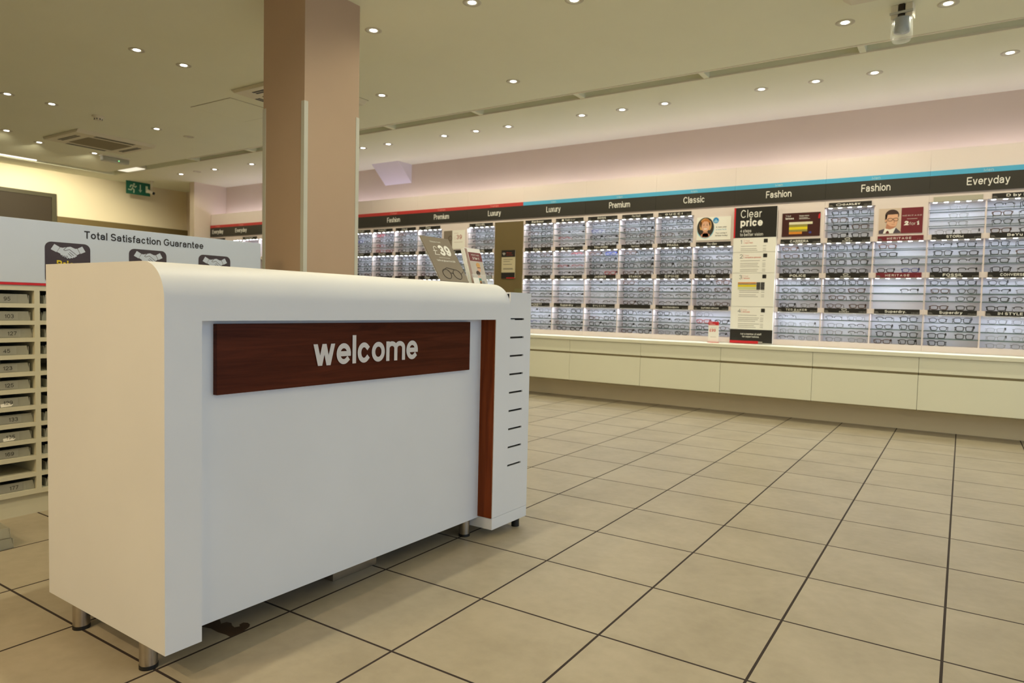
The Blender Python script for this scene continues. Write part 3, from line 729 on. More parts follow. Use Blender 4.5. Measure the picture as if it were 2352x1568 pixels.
for mo in range(-1, 14):
    xs = seam(mo); half = mo == 13
    if half: xs = -10.386
    x1 = seam(12) if half else xs + PITCH_M
    nm, men = SIGN[mo]
    du = thing('display_unit', 'lit eyewear wall unit under the %s sign %s' % (nm, WHERE[mo]), 'display unit', (0, 0, 0), 0, 'lit eyewear wall units')
    b = MB()
    g = .0006
    b.box(xs + g, x1 - g, FY, 4.50, 2.06, 2.09); b.box(xs + g, x1 - g, FY, 4.48, .702, ZBOT)      # head and foot rail
    xr = xs + PITCH_M / 2 - .004 if mo == 6 else x1 - g
    for zt4, zb4 in ZL: b.box(xs + g, xr, FY, 4.47, zb4, zt4)
    for xx in ((xs, x1) if half else (xs, (xs + x1) / 2 - .002, x1)):
        a0, a1 = max(xs + g, xx - .006), min(x1 - g, xx + .006)
        b.box(a0, a1, FY + .012, 4.47, ZBOT, 2.06)
    if mo in (6, 5): pass
    for c in range(2):
        if half: continue
        xa = xs + c * PITCH_M / 2
        if (mo, c) == (2, 0): b.box(xa + .006, xa + PITCH_M / 2 - .008, FY + .001, FY + .02, ZBOT, 2.018)
        if (mo, c) not in ((6, 1), (2, 0)) and not cell_open(mo, c, 0):
            b.box(xa + .004, xa + PITCH_M / 2 - .004, FY + .0005, FY + .02, ZL[1][0], 2.018)
    b.box(xs + g, x1 - g, FY, FY + .02, 2.09, 2.47); b.box(xs + g, x1 - g, FY + .02, 4.59, 2.36, 2.38)  # fascia and top
    fr = b.build('frame', M_FRAME, du)
    b = MB(); b.box(xs + g, x1 - g, 4.47, 4.48, ZBOT, 2.06); b.build('back_panel', M_PALEBLUE, du)
    b = MB(); b.box(xs + .02, x1 - .02, 4.47, 4.50, 2.381, 2.395); b.build('cove_strip', M_UP, du)
    # category sign
    sg = thing('category_sign', 'black %s sign with %s stripe %s' % (nm, 'blue' if men else 'red', WHERE[mo]), 'sign', (0, 0, 0), 0, 'category signs above the shelves')
    b = MB(); b.box(xs + g, x1 - g, FY - .014, FY - .0005, 2.092, 2.241); pn = b.build('sign_panel', M_SIGN, sg)
    b = MB(); b.box(xs + g, x1 - g, FY - .015, FY - .0005, 2.2415, 2.284); sr = b.build('stripe', M_BLUE if men else M_REDL, sg)
    cx = (xs + x1) / 2
    wd = {'Everyday': .30, 'Fashion': .235, 'Classic': .225, 'Premium': .25, 'Luxury': .19}[nm]
    b = MB(); write(b, nm, mB, cx, 2.142, .066, wd, n=-FY + .014, depth=.004, s=.125, gap=.13, align='c'); b.build('lettering', M_WHITE, pn)
    b = MB(); write(b, 'Men' if men else 'Women', mB, cx, 2.249, .026, n=-FY + .015, depth=.001, s=.13, align='c'); b.build('lettering', mat('stripe_ink_blue', (168, 206, 220), .5, noise=.02) if men else mat('stripe_ink_red', (226, 150, 140), .5, noise=.02), sr)
    if mo < 0: continue
    for c in range(2):
        if half and c == 0: continue
        xa = xs if half else xs + c * PITCH_M / 2
        for r in range(4):
            if not cell_open(mo, c, r): continue
            zt4, zb4 = ZL[r]
            br = BR.get((mo, c))
            if 9 < mo and r > 0: continue
            # plaque
            if br and br[r] is not None:
                txt = br[r]
                pm = M_MAROON if txt == 'HERITAGE' else mat('grey_blank_plaque', (176, 172, 158), .5, noise=.02) if txt == '' else M_BLK
                b = MB(); b.box(xa + .034, xa + .394, FY - .006, FY - .0005, zb4, zt4); pq = b.build('brand_plaque', pm, du)
                if txt and txt != '.':
                    b = MB(); n_ = -FY + .006; cap = .021
                    xm = xa + .205
                    kw = dict(n=n_, depth=.0006, align='c')
                    if txt[0] == 'o':
                        b.tube([mB(x, y, n_ + .0006) for x, y in ell(xm, zb4 + .030, .021, .0085, 20)], .0024, 4, True)
                        write(b, txt[1:], mB, xm, zb4 + .006, .010, .085, s=.2, **kw)
                    elif txt == 'OAKLEY':
                        b.tube([mB(x, y, n_ + .0006) for x, y in ell(xm - .085, zb4 + .020, .022, .009, 20)], .0026, 4, True)
                        write(b, 'OAKLEY', mB, xm + .02, zb4 + .0115, .018, .15, s=.24, **kw)
                    elif txt in ('Paul Smith', 'Ray-Ban'):
                        write(b, txt, mB, xm - .006, zb4 + .012, .022, .1, s=.12, slant=.3, **kw)
                    elif txt in ('HERITAGE', 'BVLGARI', 'TED BAKER', 'GUCCI'):
                        write(b, txt, mB, xm, zb4 + .0115, .019, .19 if txt != 'BVLGARI' else .155, s=.2 if txt == 'GUCCI' else .15, gap=.4, **kw)
                    elif txt in ('EMPORIO ARMANI', 'DOLCE&GABBANA'):
                        write(b, txt, mB, xm, zb4 + .012, .016, .18, s=.17, **kw)
                    elif txt in ('Dior', 'Chloé'):
                        write(b, txt, mB, xm - .01, zb4 + .007, .033 if txt == 'Dior' else .026, .085 if txt == 'Dior' else .10, s=.15, **kw)
                    elif txt == 'TAGHeuer':
                        write(b, 'TAG', mB, xm - .02, zb4 + .012, .02, .06, s=.2, **kw); write(b, 'Heuer', mB, xm + .05, zb4 + .012, .02, .07, s=.08, **kw)
                        b.ext(rrect(xm - .092, xm - .066, zb4 + .010, zb4 + .034, .008), mB, n_, n_ + .0006)
                    elif txt == 'SPINE':
                        write(b, txt, mB, xm, zb4 + .009, .027, .16, s=.14, gap=.28, **kw)
                    else:
                        ww = min(.17, .021 * len(txt) + .02)
                        write(b, txt, mB, xm, zb4 + .011, .023, ww, s=.18, **kw)
                    if txt in ('POLO', 'HACKETT', 'FOSSIL', 'TED BAKER', 'CARRERA'):
                        b.rect(xm - .035, xm + .035, zb4 + .004, zb4 + .007, mB, n_, n_ + .0005)
                    b.build('lettering', M_WHITE, pq)
                    b = MB(); write(b, RIGHT.get(txt, '£129-£189'), mB, xa + .388, zb4 + .007, .0095, .042 if txt in RIGHT else .058, n=n_, depth=.0005, s=.13, align='r')
                    bt = MB(); bt.ext([(xa + .04, zb4 + .005), (xa + .075, zb4 + .005), (xa + .062, zb4 + .022), (xa + .04, zb4 + .022)], mB, n_, n_ + .0004); bt.build('hatched_mark', M_MGREY, pq)
                    b.build('price_print', M_GREY if txt != 'HERITAGE' else mat('rose_print', (176, 110, 112), .5, noise=.02), pq)
            xm = xa + PITCH_M / 4
            link('led_strip', LEDM, du, loc=(xm, FY + .008, zb4 - .0065))
            if r < 3 and mo > 9: continue
            for dz in (.115, .187, .255):
                link('glass_shelf', SHELF, du, loc=(xm, 0, zt4 - dz))

# flat brown panel and notice drawn in place of a mirror and its reflection
xa = seam(6) + PITCH_M / 2
bp = thing('brown_wall_panel', 'tall plain brown panel between the lit eyewear shelves', 'wall panel', (xa + PITCH_M / 4, FY, .0))
b = MB(); b.box(-.208, .206, .004, .024, ZBOT + .001, 2.059); b.build('panel', M_BROWN, bp)
b = MB(); b.box(.10, .206, .0005, .004, ZBOT, 1.24); b.build('lower_patch', mat('olive_patch', (104, 98, 58), .6, noise=.03), bp)
nb = thing('notice_board', 'small black and cream notice fixed to the brown panel', 'notice', (xa + PITCH_M / 4, FY + .004, 1.37))
b = MB(); b.box(-.094, .104, -.008, -.0005, 0, .34); bo = b.build('board', mat('cream_notice', (190, 180, 150), .5, noise=.02), nb)
b = MB(); b.box(-.096, .104, -.0095, -.008, .258, .342); hd2 = b.build('black_header', M_BLK, nb)
b = MB(); b.box(-.094, .104, -.0095, -.008, -.004, .068); b.build('black_footer', M_BLK, nb)
b = MB(); b.box(-.02, .104, -.0105, -.0095, -.004, .006); b.build('red_edge', M_RED, nb)
b = MB(); write(b, 'Price', mB, -.02, .30, .018, .07, n=.0096, depth=.0005, s=.18); write(b, 'promise', mB, -.02, .276, .014, .09, n=.0096, depth=.0005, s=.14); b.build('lettering', mat('rust_ink', (150, 52, 34), .5, noise=.03), hd2)
b = MB(); b.ext([(-.085, .305), (-.06, .315), (-.035, .305), (-.05, .285), (-.06, .28), (-.07, .285)], mB, .0095, .0099); b.build('handshake', M_GREY, hd2)
b = MB()
for i, (z, wd) in enumerate(((.225, .14), (.20, .1), (.165, .13), (.115, .14), (.105, .15))): b.rect(-.07, -.07 + wd, z, z + .006, mB, .008, .0084)
b.build('small_print', M_MGREY, bo)

# posters in the top row ---------------------------------------------------------------
def poster(name, label, x0, x1, z0, z1, base, cat='poster'):
    o = thing(name, label, cat, ((x0 + x1) / 2, FY, z0))
    b = MB(); b.box(-(x1 - x0) / 2, (x1 - x0) / 2, -.005, -.0005, 0, z1 - z0); b.build('print', base, o)
    return o, x1 - x0, z1 - z0
def art(o, name, m_, polys, n=.0052, d=.0004):
    b = MB()
    for p in polys: b.ext(p, mB, n, n + d)
    return b.build(name, m_, o)
o, w_, h_ = poster('woman_poster', 'white poster with smiling blonde woman in a round photo and blue badge', -1.914, -1.562, 1.75, 1.988, M_WHITE)
art(o, 'blue_halo', mat('pale_blue_print', (150, 206, 226), .5, noise=.02), [[p for p in ell(-.085, .122, .092, .104, 32) if p[0] > -.174]], .0051)
art(o, 'photo_disc', mat('photo_dark', (52, 44, 38), .5, noise=.05), [[(max(-.174, a), min(b_, h_ - .004)) for a, b_ in ell(-.085, .132, .088, .104, 32)]], .0053)
art(o, 'neck', M_SKIND, [[(-.118, .035), (-.05, .035), (-.062, .09), (-.108, .09)], ell(-.085, .05, .05, .024, 16)], .0056)
art(o, 'hair', M_HAIRB, [ell(-.088, .168, .054, .058, 20), ell(-.043, .152, .02, .05, 16), ell(-.128, .15, .018, .045, 16)], .0059)
art(o, 'face', M_SKIN, [ell(-.085, .142, .042, .056, 24)], .0063)
art(o, 'fringe', mat('printed_gold_hair', (190, 120, 60), .6, noise=.05), [[(-.132, .165), (-.12, .205), (-.08, .222), (-.045, .205), (-.04, .17), (-.062, .193), (-.1, .196)]], .0067)
art(o, 'features', M_HAIRD, [ell(-.102, .155, .007, .003, 8), ell(-.068, .155, .007, .003, 8), [(-.11, .166), (-.094, .168), (-.094, .165)], [(-.076, .168), (-.06, .166), (-.076, .165)]], .0069)
art(o, 'smile', M_WHITE, [[(-.104, .122), (-.066, .122), (-.074, .112), (-.096, .112)]], .0069)
art(o, 'badge', M_SKYB, [ell(.022, .2, .030, .030, 24)], .0056)
art(o, 'badge_glass', mat('badge_pale', (150, 200, 232), .5, noise=.02), [ell(.022, .19, .022, .012, 16), [(.008, .198), (.022, .215), (.034, .2)]], .006)
b = MB(); write(b, 'A new year', mB, .024, .125, .014, .11, n=.0052, depth=.0004, s=.16); write(b, 'Try contact', mB, .022, .063, .015, .115, n=.0052, depth=.0004, s=.15); write(b, 'lenses today', mB, .02, .038, .015, .125, n=.0052, depth=.0004, s=.15); b.build('lettering', M_BLK, o)
b = MB(); write(b, 'a new look', mB, .024, .1, .014, .108, n=.0052, depth=.0004, s=.16); b.build('blue_lettering', mat('light_blue_ink', (120, 180, 206), .5, noise=.02), o)

o, w_, h_ = poster('lens_price_poster', 'dark maroon lens price poster with yellow table right of the steps board', -1.066, -.722, 1.758, 1.984, mat('deep_maroon', (62, 18, 20), .4, noise=.03))
b = MB(); write(b, 'Your', mB, -.142, .19, .019, .05, n=.0052, depth=.0004, s=.08); write(b, 'lenses', mB, -.142, .165, .02, .075, n=.0052, depth=.0004, s=.18); write(b, 'Single vision', mB, -.018, .19, .012, .088, n=.0052, depth=.0004, s=.18)
b.rect(-.018, .08, .165, .168, mB, .0052, .0055); b.rect(-.018, .06, .175, .178, mB, .0052, .0055); b.build('lettering', M_WHITE, o)
art(o, 'table_cream', mat('cream_print', (226, 220, 190), .5, noise=.02), [[(-.107, .115), (.105, .115), (.105, .138), (-.107, .138)]])
art(o, 'table_olive', mat('olive_print', (150, 140, 70), .5, noise=.02), [[(-.107, .092), (.06, .092), (.06, .114), (-.107, .114)], [(-.107, .046), (.06, .046), (.06, .064), (-.107, .064)]])
art(o, 'table_yellow', M_YELLOW, [[(-.107, .065), (.06, .065), (.06, .091), (-.107, .091)]])
art(o, 'table_orange', M_ORANGE, [[(-.107, .022), (.012, .022), (.012, .045), (-.107, .045)]])
art(o, 'blue_dot', mat('navy_print', (50, 60, 140), .5, noise=.02), [ell(.085, .035, .013, .011, 16)])
art(o, 'red_corner', M_RED, [[(.152, .165), (.17, .165), (.17, .215), (.155, .2)]])

o, w_, h_ = poster('suited_man_poster', 'poster of a man in glasses and suit beside maroon two-for-one panel', -.228, .118, 1.754, 1.980, M_PHOTOBG)
art(o, 'maroon_half', M_MAROON, [[(.005, .0), (w_ / 2, .0), (w_ / 2, h_), (.005, h_)]], .0051)
art(o, 'suit', M_SUIT, [[(-.17, .002), (-.135, .002), (-.125, .045), (-.17, .03)], [(-.055, .002), (.003, .002), (.003, .014), (-.035, .052)]])
art(o, 'shirt', M_WHITE, [[(-.135, .002), (-.055, .002), (-.035, .054), (-.085, .036), (-.12, .05)]], .0055)
art(o, 'tie', mat('tie_maroon', (92, 30, 32), .5, noise=.03), [[(-.115, .002), (-.085, .002), (-.09, .02), (-.1, .028), (-.11, .018)]], .0058)
art(o, 'neck', M_SKIND, [[(-.115, .045), (-.07, .038), (-.05, .075), (-.11, .085)]], .0056)
art(o, 'hair', M_HAIRD, [ell(-.068, .165, .055, .05, 24), [(-.123, .1), (-.11, .1), (-.11, .17), (-.122, .17)]], .0058)
art(o, 'face', M_SKIN, [[(-.106, .155), (-.102, .17), (-.022, .172), (-.02, .12), (-.028, .075), (-.058, .045), (-.078, .048), (-.105, .08), (-.112, .11)], ell(-.115, .115, .008, .014, 10)], .0062)
art(o, 'beard_shade', M_SKIND, [[(-.108, .09), (-.105, .075), (-.076, .046), (-.056, .044), (-.03, .07), (-.05, .062), (-.08, .066)], [(-.07, .08), (-.045, .08), (-.045, .084), (-.07, .084)], [(-.055, .095), (-.045, .095), (-.048, .125)]], .0066)
b = MB()
for cx in (-.083, -.037): b.tube([mB(x, y, .0068) for x, y in ell(cx, .125, .019, .013, 16)], .0022, 4, True)
b.rect(-.064, -.056, .127, .132, mB, .0066, .007); b.build('spectacles', M_HAIRD, o)
b = MB(); write(b, 'HERITAGE', mB, .09, .150, .0105, .148, n=.0055, depth=.0004, s=.11, gap=.4, align='c'); b.rect(.05, .13, .125, .127, mB, .0055, .0058)
write(b, '2', mB, .032, .07, .038, .032, n=.0055, depth=.0004, s=.26); write(b, 'for', mB, .071, .07, .028, .048, n=.0055, depth=.0004, s=.08); write(b, '1', mB, .127, .07, .038, .020, n=.0055, depth=.0004, s=.3); b.build('lettering', M_WHITE, o)

o, w_, h_ = poster('price_poster', 'white and brown poster with red price digits above the far shelves', -5.288, -4.945, 1.748, 1.989, M_WHITE)
art(o, 'brown_half', M_TAUPE, [[(-.171, .001), (-.03, .001), (-.03, .239), (-.171, .239)]])
b = MB(); write(b, '39', mB, .04, .125, .055, .085, n=.0052, depth=.0004, s=.14); b.build('red_lettering', mat('brick_ink', (160, 60, 50), .5, noise=.02), o)
b = MB(); write(b, '£', mB, .0, .125, .045, .034, n=.0052, depth=.0004, s=.05); b.rect(.0, .14, .085, .09, mB, .0052, .0055); b.rect(.0, .07, .2, .205, mB, .0052, .0055); b.build('pale_lettering', mat('pale_ink', (196, 178, 168), .5, noise=.02), o)
b = MB(); b.tube([mB(x, y, .0055) for x, y in ell(-.06, .14, .03, .03, 14)], .003, 4, True); b.build('glasses_photo', M_HAIRD, o)

# clear price steps board
sb = thing('steps_board', 'tall Clear price board listing four numbered steps standing on the counter', 'sign', (-1.316, FY - .03, .7025))
XA, XB = -.206, .206
b = MB(); b.box(XA, XB, .0, .028, .0, 1.357); b.build('board', M_WHITE, sb)
Z0 = .7025
def zz(v): return v - Z0
b = MB(); b.box(XA, XB, -.006, -.0003, zz(1.759), zz(2.059)); hb = b.build('black_header', M_BLK, sb)
b = MB(); b.box(XA - .001, XA + .014, -.007, -.0005, zz(1.758), zz(2.06)); b.build('red_edge', M_RED, sb)
b = MB(); write(b, 'Clear', mB, -.142, zz(1.957), .078, .205, n=.0062, depth=.0006, s=.105); write(b, 'price', mB, -.142, zz(1.872), .078, .215, n=.0062, depth=.0006, s=.2, gap=.1)
write(b, '4 steps', mB, -.142, zz(1.812), .031, .108, n=.0062, depth=.0006, s=.12); write(b, 'to better vision', mB, -.142, zz(1.775), .031, .222, n=.0062, depth=.0006, s=.12); b.build('lettering', M_WHITE, hb)
panels = [(1.757, 1.617, '1', ['eye test']), (1.612, 1.409, '2', ['complete glasses']), (1.405, 1.074, '3', ['lenses']), (1.069, .845, '4', ['2nd pair'])]
for zt5, zb5, n_, wl in panels:
    b = MB(); b.box(XA, XB, -.007, -.0003, zz(zb5), zz(zt5)); pn = b.build('step_panel', M_WHITE, sb)
    b = MB(); write(b, n_, mB, -.135, zz(zt5) - .058, .04, n=.0072, depth=.0005, s=.1)
    b.ext(rrect(.09, .128, zz(zt5) - .052, zz(zt5) - .014, .004), mB, .0072, .0076); b.build('number', M_BLK, pn)
    b = MB(); write(b, 'Your', mB, -.088, zz(zt5) - .036, .014, n=.0072, depth=.0005, s=.09); write(b, wl[0], mB, -.088, zz(zt5) - .056, .014, n=.0072, depth=.0005, s=.17); b.rect(-.1, -.098, zz(zt5) - .06, zz(zt5) - .016, mB, .0072, .0076); b.build('red_lettering', mat('red_ink', (206, 92, 78), .5, noise=.02), pn)
    b = MB(); y = zz(zt5) - .085
    for k in range(9):
        if n_ == '3' and k < 5: y -= .018; continue
        if y < zz(zb5) + .012: break
        b.rect(-.13, random.uniform(.02, .08), y, y + .0045, mB, .0072, .0075); b.rect(.085, .115, y, y + .0045, mB, .0072, .0075)
        y -= .017 if k % 3 else .026
    b.build('small_print', M_GREY, pn)
    if n_ == '3':
        for kk, mm in enumerate((M_ORANGE, M_MGREY, M_YELLOW, mat('pale_green_print', (206, 212, 170), .5, noise=.02))):
            b = MB(); hh = (.012, .008, .022, .026)[kk]; yy = (.102, .112, .136, .164)[kk]
            b.rect(-.145, .035, zz(zt5) - yy, zz(zt5) - yy + hh, mB, .0072, .0076); b.build('table_band', mm, pn)
        b = MB()
        for cx in (.037, .078):
            for q in range(6): b.rect(cx, cx + .037, zz(zt5) - .164 + q * .0125, zz(zt5) - .164 + q * .0125 + .011, mB, .0072, .0077)
        b.build('table_prices', M_BLK, pn)
b = MB(); b.box(XA, XB, -.007, -.0003, zz(.712), zz(.842)); fb = b.build('black_footer', M_BLK, sb)
b = MB(); write(b, 'Ask a member of staff', mB, -.0, zz(.79), .018, .205, n=.0072, depth=.0005, s=.15, align='c'); write(b, 'for expert advice.', mB, -.0, zz(.764), .018, .165, n=.0072, depth=.0005, s=.15, align='c'); b.build('lettering', M_WHITE, fb)
b = MB(); b.box(XA, .075, -.0085, -.0003, zz(.704), zz(.73)); b.build('red_edge', M_RED, sb)
b = MB(); b.box(.075, .115, -.0085, -.0003, zz(.704), zz(.727)); b.build('grey_edge', M_GREY, sb)

# small £99 card on the counter
pc = thing('price_card', 'small white £99 card with red header standing on the counter', 'price card', (-1.662, 4.17, .7005), R(3))
b = MB(); b.box(-.052, .052, 0, .004, .004, .212); b.build('card', M_WHITE, pc)
b = MB(); b.box(-.052, .052, -.0012, -.0002, .176, .212); rh = b.build('red_header', M_RED, pc)
b = MB(); write(b, '£99', mB, -.04, .11, .03, .062, n=.0002, depth=.0004, s=.16); b.build('red_lettering', M_RED, pc)
b = MB(); write(b, 'from', mB, -.044, .195, .01, n=.0013, depth=.0003, s=.14); write(b, 'complete', mB, -.044, .181, .01, n=.0013, depth=.0003, s=.14); b.build('lettering', M_WHITE, rh)
b = MB(); b.rect(-.03, .03, .055, .058, mB, .0002, .0005); b.rect(-.03, .03, .15, .152, mB, .0002, .0005); b.build('small_print', M_GREY, pc)
b = MB(); b.box(-.054, .054, -.025, .03, 0, .004); b.build('acrylic_foot', M_RED, pc)

# counter: worktop, drawer units, plinth
CX0, CX1 = seam(13) + .42, seam(-1) + PITCH_M
ct = tag(MB().box(CX0, CX1, 3.98, 4.60, .666, .700).build('counter_worktop', M_CREAM, bevel=.003), 'long cream worktop running under the lit eyewear shelves', 'worktop')
for mo in range(-1, 13):
    xs = seam(mo); x1 = xs + PITCH_M
    wh = {0: 'right of the one in front of the suited man', 1: 'below the suited man poster', 2: 'below the steps board', 3: 'below the £99 card', 4: 'left of the one below the £99 card', 5: 'right beside the reception desk end'}.get(mo, 'hidden in the photo')
    u = thing('drawer_unit', 'cream two-drawer unit under the worktop, ' + wh, 'drawer unit', (0, 0, 0), 0, 'drawer units under the worktop')
    b = MB(); b.box(xs + .002, x1 - .002, 4.022, 4.60, .2, .665); b.build('carcass', mat('shadow_gap', (160, 146, 112), .7, noise=.03), u)  # carcass toned darker: the shadow line between the drawers is in its colour
    b = MB(); b.box(xs + .0015, x1 - .0015, 4.0, 4.022, .533, .6635); b.build('drawer', M_CREAM, u, bevel=.0015)
    b = MB(); b.box(xs + .0015, x1 - .0015, 4.0, 4.022, .215, .512); b.build('drawer', M_CREAM, u, bevel=.0015)
b = MB(); b.box(CX0, CX1, 4.285, 4.60, 0, .199); struct(b.build('baseboard_back', mat('plinth_beige', (238, 224, 188), .6, noise=.02)))
# ------------------------------------------------------------------ eyeglasses
def sup(cx, cz, w2, h2, e, n, droop=0.0):
    out = []
    for k in range(n):
        a = 2 * PI * k / n; c, s = math.cos(a), math.sin(a)
        x = cx + w2 * math.copysign(abs(c) ** (2 / e), c); z = cz + h2 * math.copysign(abs(s) ** (2 / e), s)
        out.append((x, z - droop * abs(x - cx) / w2 * (1 if s < 0 else 0)))
    return out
SHAPES = {'square': (.0275, .0205, 3.6, .0035), 'rectangular': (.0285, .0175, 3.4, .0036), 'oval': (.027, .0185, 2.4, .0029), 'round': (.0255, .0225, 2.1, .0027), 'half-rim': (.028, .0175, 3.2, .0024), 'wire': (.0275, .0185, 3.0, .0017)}
GCOL = {'black': (22, 20, 22), 'brown': (78, 46, 30), 'gunmetal': (92, 90, 94), 'red': (168, 40, 52), 'blue': (48, 60, 140), 'silver': (150, 150, 154), 'gold': (150, 118, 62)}
GM = {k: mat('frame_' + k, v, .3, 0.6 if k in ('gunmetal', 'silver', 'gold') else 0.0, noise=.05, scale=40) for k, v in GCOL.items()}
def glasses_meshes(shape, colr):
    w2, h2, e, r = SHAPES[shape]; cz = h2 + r + .0005; cx = w2 + .0085
    f = MB(); mt = GM[colr]
    for sx in (-1, 1):
        pts = sup(sx * cx, cz, w2, h2, e, 20)
        if shape == 'half-rim': f.tube([(x, 0, z) for x, z in pts if z > cz - .002], r * 1.5, 5)
        else: f.tube([(x, 0, z) for x, z in pts], r, 5, True, flat=1.3)
        f.tube([(sx * (cx + w2 * .96), 0, cz + h2 * .55), (sx * .070, .002, cz + h2 * .6), (sx * .0715, .006, cz + h2 * .6)], r * 1.25, 5)
    f.tube([(-cx + w2 * .93, 0, cz + h2 * .35), (-.004, -.001, cz + h2 * .55), (.004, -.001, cz + h2 * .55), (cx - w2 * .93, 0, cz + h2 * .35)], r, 5)
    fm = f.mesh('frame', mt, True)
    tm = []
    for sx in (-1, 1):
        t = MB(); t.tube([(sx * .0715, .005, cz + h2 * .6), (sx * .0715, .05, cz + h2 * .55), (sx * .066, .08, cz + h2 * .3), (sx * .064, .1, cz - h2 * .3), (sx * .063, .112, .003)], max(r * .9, .0012), 5, flat=1.0)
        tm.append(t.mesh('temple', mt, True))
    lm = []
    for sx in (-1, 1):
        l = MB(); l.ext(sup(sx * cx, cz, w2 * .97, h2 * .96, e, 16), mB, -.0004, .0004); lm.append(l.mesh('lens', M_LENS))
    sg = MB().box(.062, .0735, .012, .035, cz + h2 * .1, cz + h2 * 1.25).mesh('security_tag', M_BLACK)
    return fm, tm, lm, sg
GCACHE = {}
def proto(shape, colr):
    if (shape, colr) not in GCACHE: GCACHE[shape, colr] = glasses_meshes(shape, colr)
    return GCACHE[shape, colr]
COLN = {(5, 0): 'first column right of the brown panel', (5, 1): 'second column right of the brown panel', (4, 0): 'third column right of the brown panel', (4, 1): 'fourth column right of the brown panel', (3, 0): 'fifth column right of the brown panel',
 (3, 1): 'column below the woman poster', (2, 1): 'column right of the steps board', (1, 0): 'second column right of the steps board', (1, 1): 'column below the suited man', (0, 0): 'column right of the suited man', (0, 1): 'rightmost column',
 (6, 0): 'column left of the brown panel', (7, 1): 'column below the price poster', (7, 0): 'fourth column right of the pillar', (8, 1): 'third column right of the pillar', (8, 0): 'second column right of the pillar', (9, 1): 'column touching the pillar'}
ROWN = ['top', 'upper', 'lower', 'bottom']; SHN = ['top', 'second', 'third', 'bottom']
STY = {(5, 0, 0): 'sq', (5, 1, 0): 'tag', (5, 1, 1): 'tag', (5, 1, 2): 'wire', (5, 0, 2): 'half', (5, 0, 3): 'wire', (4, 0, 2): 'wire', (3, 0, 2): 'half', (3, 0, 0): 'met', (3, 0, 3): 'met', (3, 1, 3): 'met', (2, 1, 3): 'wire', (2, 1, 2): 'met', (1, 0, 0): 'sq', (1, 0, 1): 'sq', (1, 0, 2): 'mix', (1, 0, 3): 'wire', (1, 1, 3): 'mix', (0, 0, 0): 'wire', (0, 1, 3): 'wire', (0, 1, 2): 'met', (8, 0, 0): 'red', (4, 1, 1): 'mix'}
POOL = {'sq': [('square', 'black'), ('rectangular', 'black'), ('square', 'brown'), ('square', 'black')], 'tag': [('half-rim', 'red'), ('half-rim', 'black'), ('half-rim', 'gunmetal')], 'wire': [('wire', 'gunmetal'), ('wire', 'silver'), ('half-rim', 'gunmetal')],
 'half': [('half-rim', 'black'), ('half-rim', 'brown'), ('half-rim', 'black')], 'met': [('half-rim', 'black'), ('wire', 'gunmetal'), ('oval', 'black'), ('rectangular', 'black')], 'mix': [('square', 'black'), ('oval', 'black'), ('rectangular', 'brown'), ('square', 'black'), ('rectangular', 'black'), ('half-rim', 'black')],
 'red': [('oval', 'red'), ('square', 'black'), ('oval', 'brown')]}
MISS = {(5, 1, 2): {(0, 0), (0, 1)}, (1, 1, 1): {(0, 1), (1, 1), (2, 0)}, (1, 1, 2): {(0, 0), (0, 1), (1, 0), (2, 0), (2, 1), (3, 0), (3, 1)}, (0, 0, 3): {(3, 1)}, (2, 1, 3): {(0, 1)}, (3, 1, 3): {(0, 1)}}
items = []
for (mo, c) in COLN:
    xa = seam(mo) + c * PITCH_M / 2
    for r in range(4):
        if not cell_open(mo, c, r): continue
        if mo >= 6 and r > 1: continue
        zt4 = ZL[r][0]
        for sh in range(4):
            z = zt4 - (.115, .187, .255)[sh] + .003 if sh < 3 else (ZL[r + 1][0] if r < 3 else ZBOT)
            single = (mo, c, r) == (0, 0, 0) and sh < 3
            for sd in ((2,) if single else (0, 1)):
                if (sh, sd) in MISS.get((mo, c, r), ()): continue
                x = xa + (.215 if sd == 2 else (.118, .304)[sd]) + random.uniform(-.012, .012)
                pool = POOL[STY.get((mo, c, r), 'mix')]
                sty = random.choice(pool)
                if random.random() < .03: sty = (sty[0], random.choice(['red', 'blue', 'brown', 'brown']))
                P = Vector((x, FY + .045, z))
                items.append(((P - CAM_POS).length, x, z, mo, c, r, sh, sd, sty))
items.sort(key=lambda t: t[0])
rest = MB()
for k, (dist, x, z, mo, c, r, sh, sd, sty) in enumerate(items):
    rz = random.uniform(-.1, .1)
    yq = FY + .038 + random.uniform(0, .008)
    fm, tm, lm, sg = proto(*sty)
    if k < 300:
        g = link('eyeglasses', fm, loc=(x, yq, z + .0002)); g.rotation_euler = (0, 0, rz)
        tag(g, '%s %s eyeglasses, %s, %s shelf, %s cell, %s' % (sty[1], sty[0], ('left', 'right', 'centre')[sd], SHN[sh], ROWN[r], COLN[mo, c]), 'eyeglasses', 'eyeglasses on the lit wall shelves')
        for q in tm: link('temple', q, g)
        for q in lm: link('lens', q, g)
        if random.random() < .3: link('security_tag', sg, g)
    else:
        for me in (fm, tm[0], tm[1]):
            i0 = len(rest.v); cs, sn = math.cos(rz), math.sin(rz)
            rest.v += [(x + v.co.x * cs - v.co.y * sn, yq + v.co.x * sn + v.co.y * cs, z + v.co.z + .0002) for v in me.vertices]
            mi = list(GCOL).index(sty[1])
            for p in me.polygons: rest.f.append(tuple(i0 + t for t in p.vertices)); rest.m.append(mi)
if rest.v: tag(rest.build('eyeglasses_rows', [GM[k] for k in GCOL], smooth=True), 'many small eyeglasses on the far shelves left of the brown panel', 'eyeglasses', 'eyeglasses on the lit wall shelves', 'stuff')

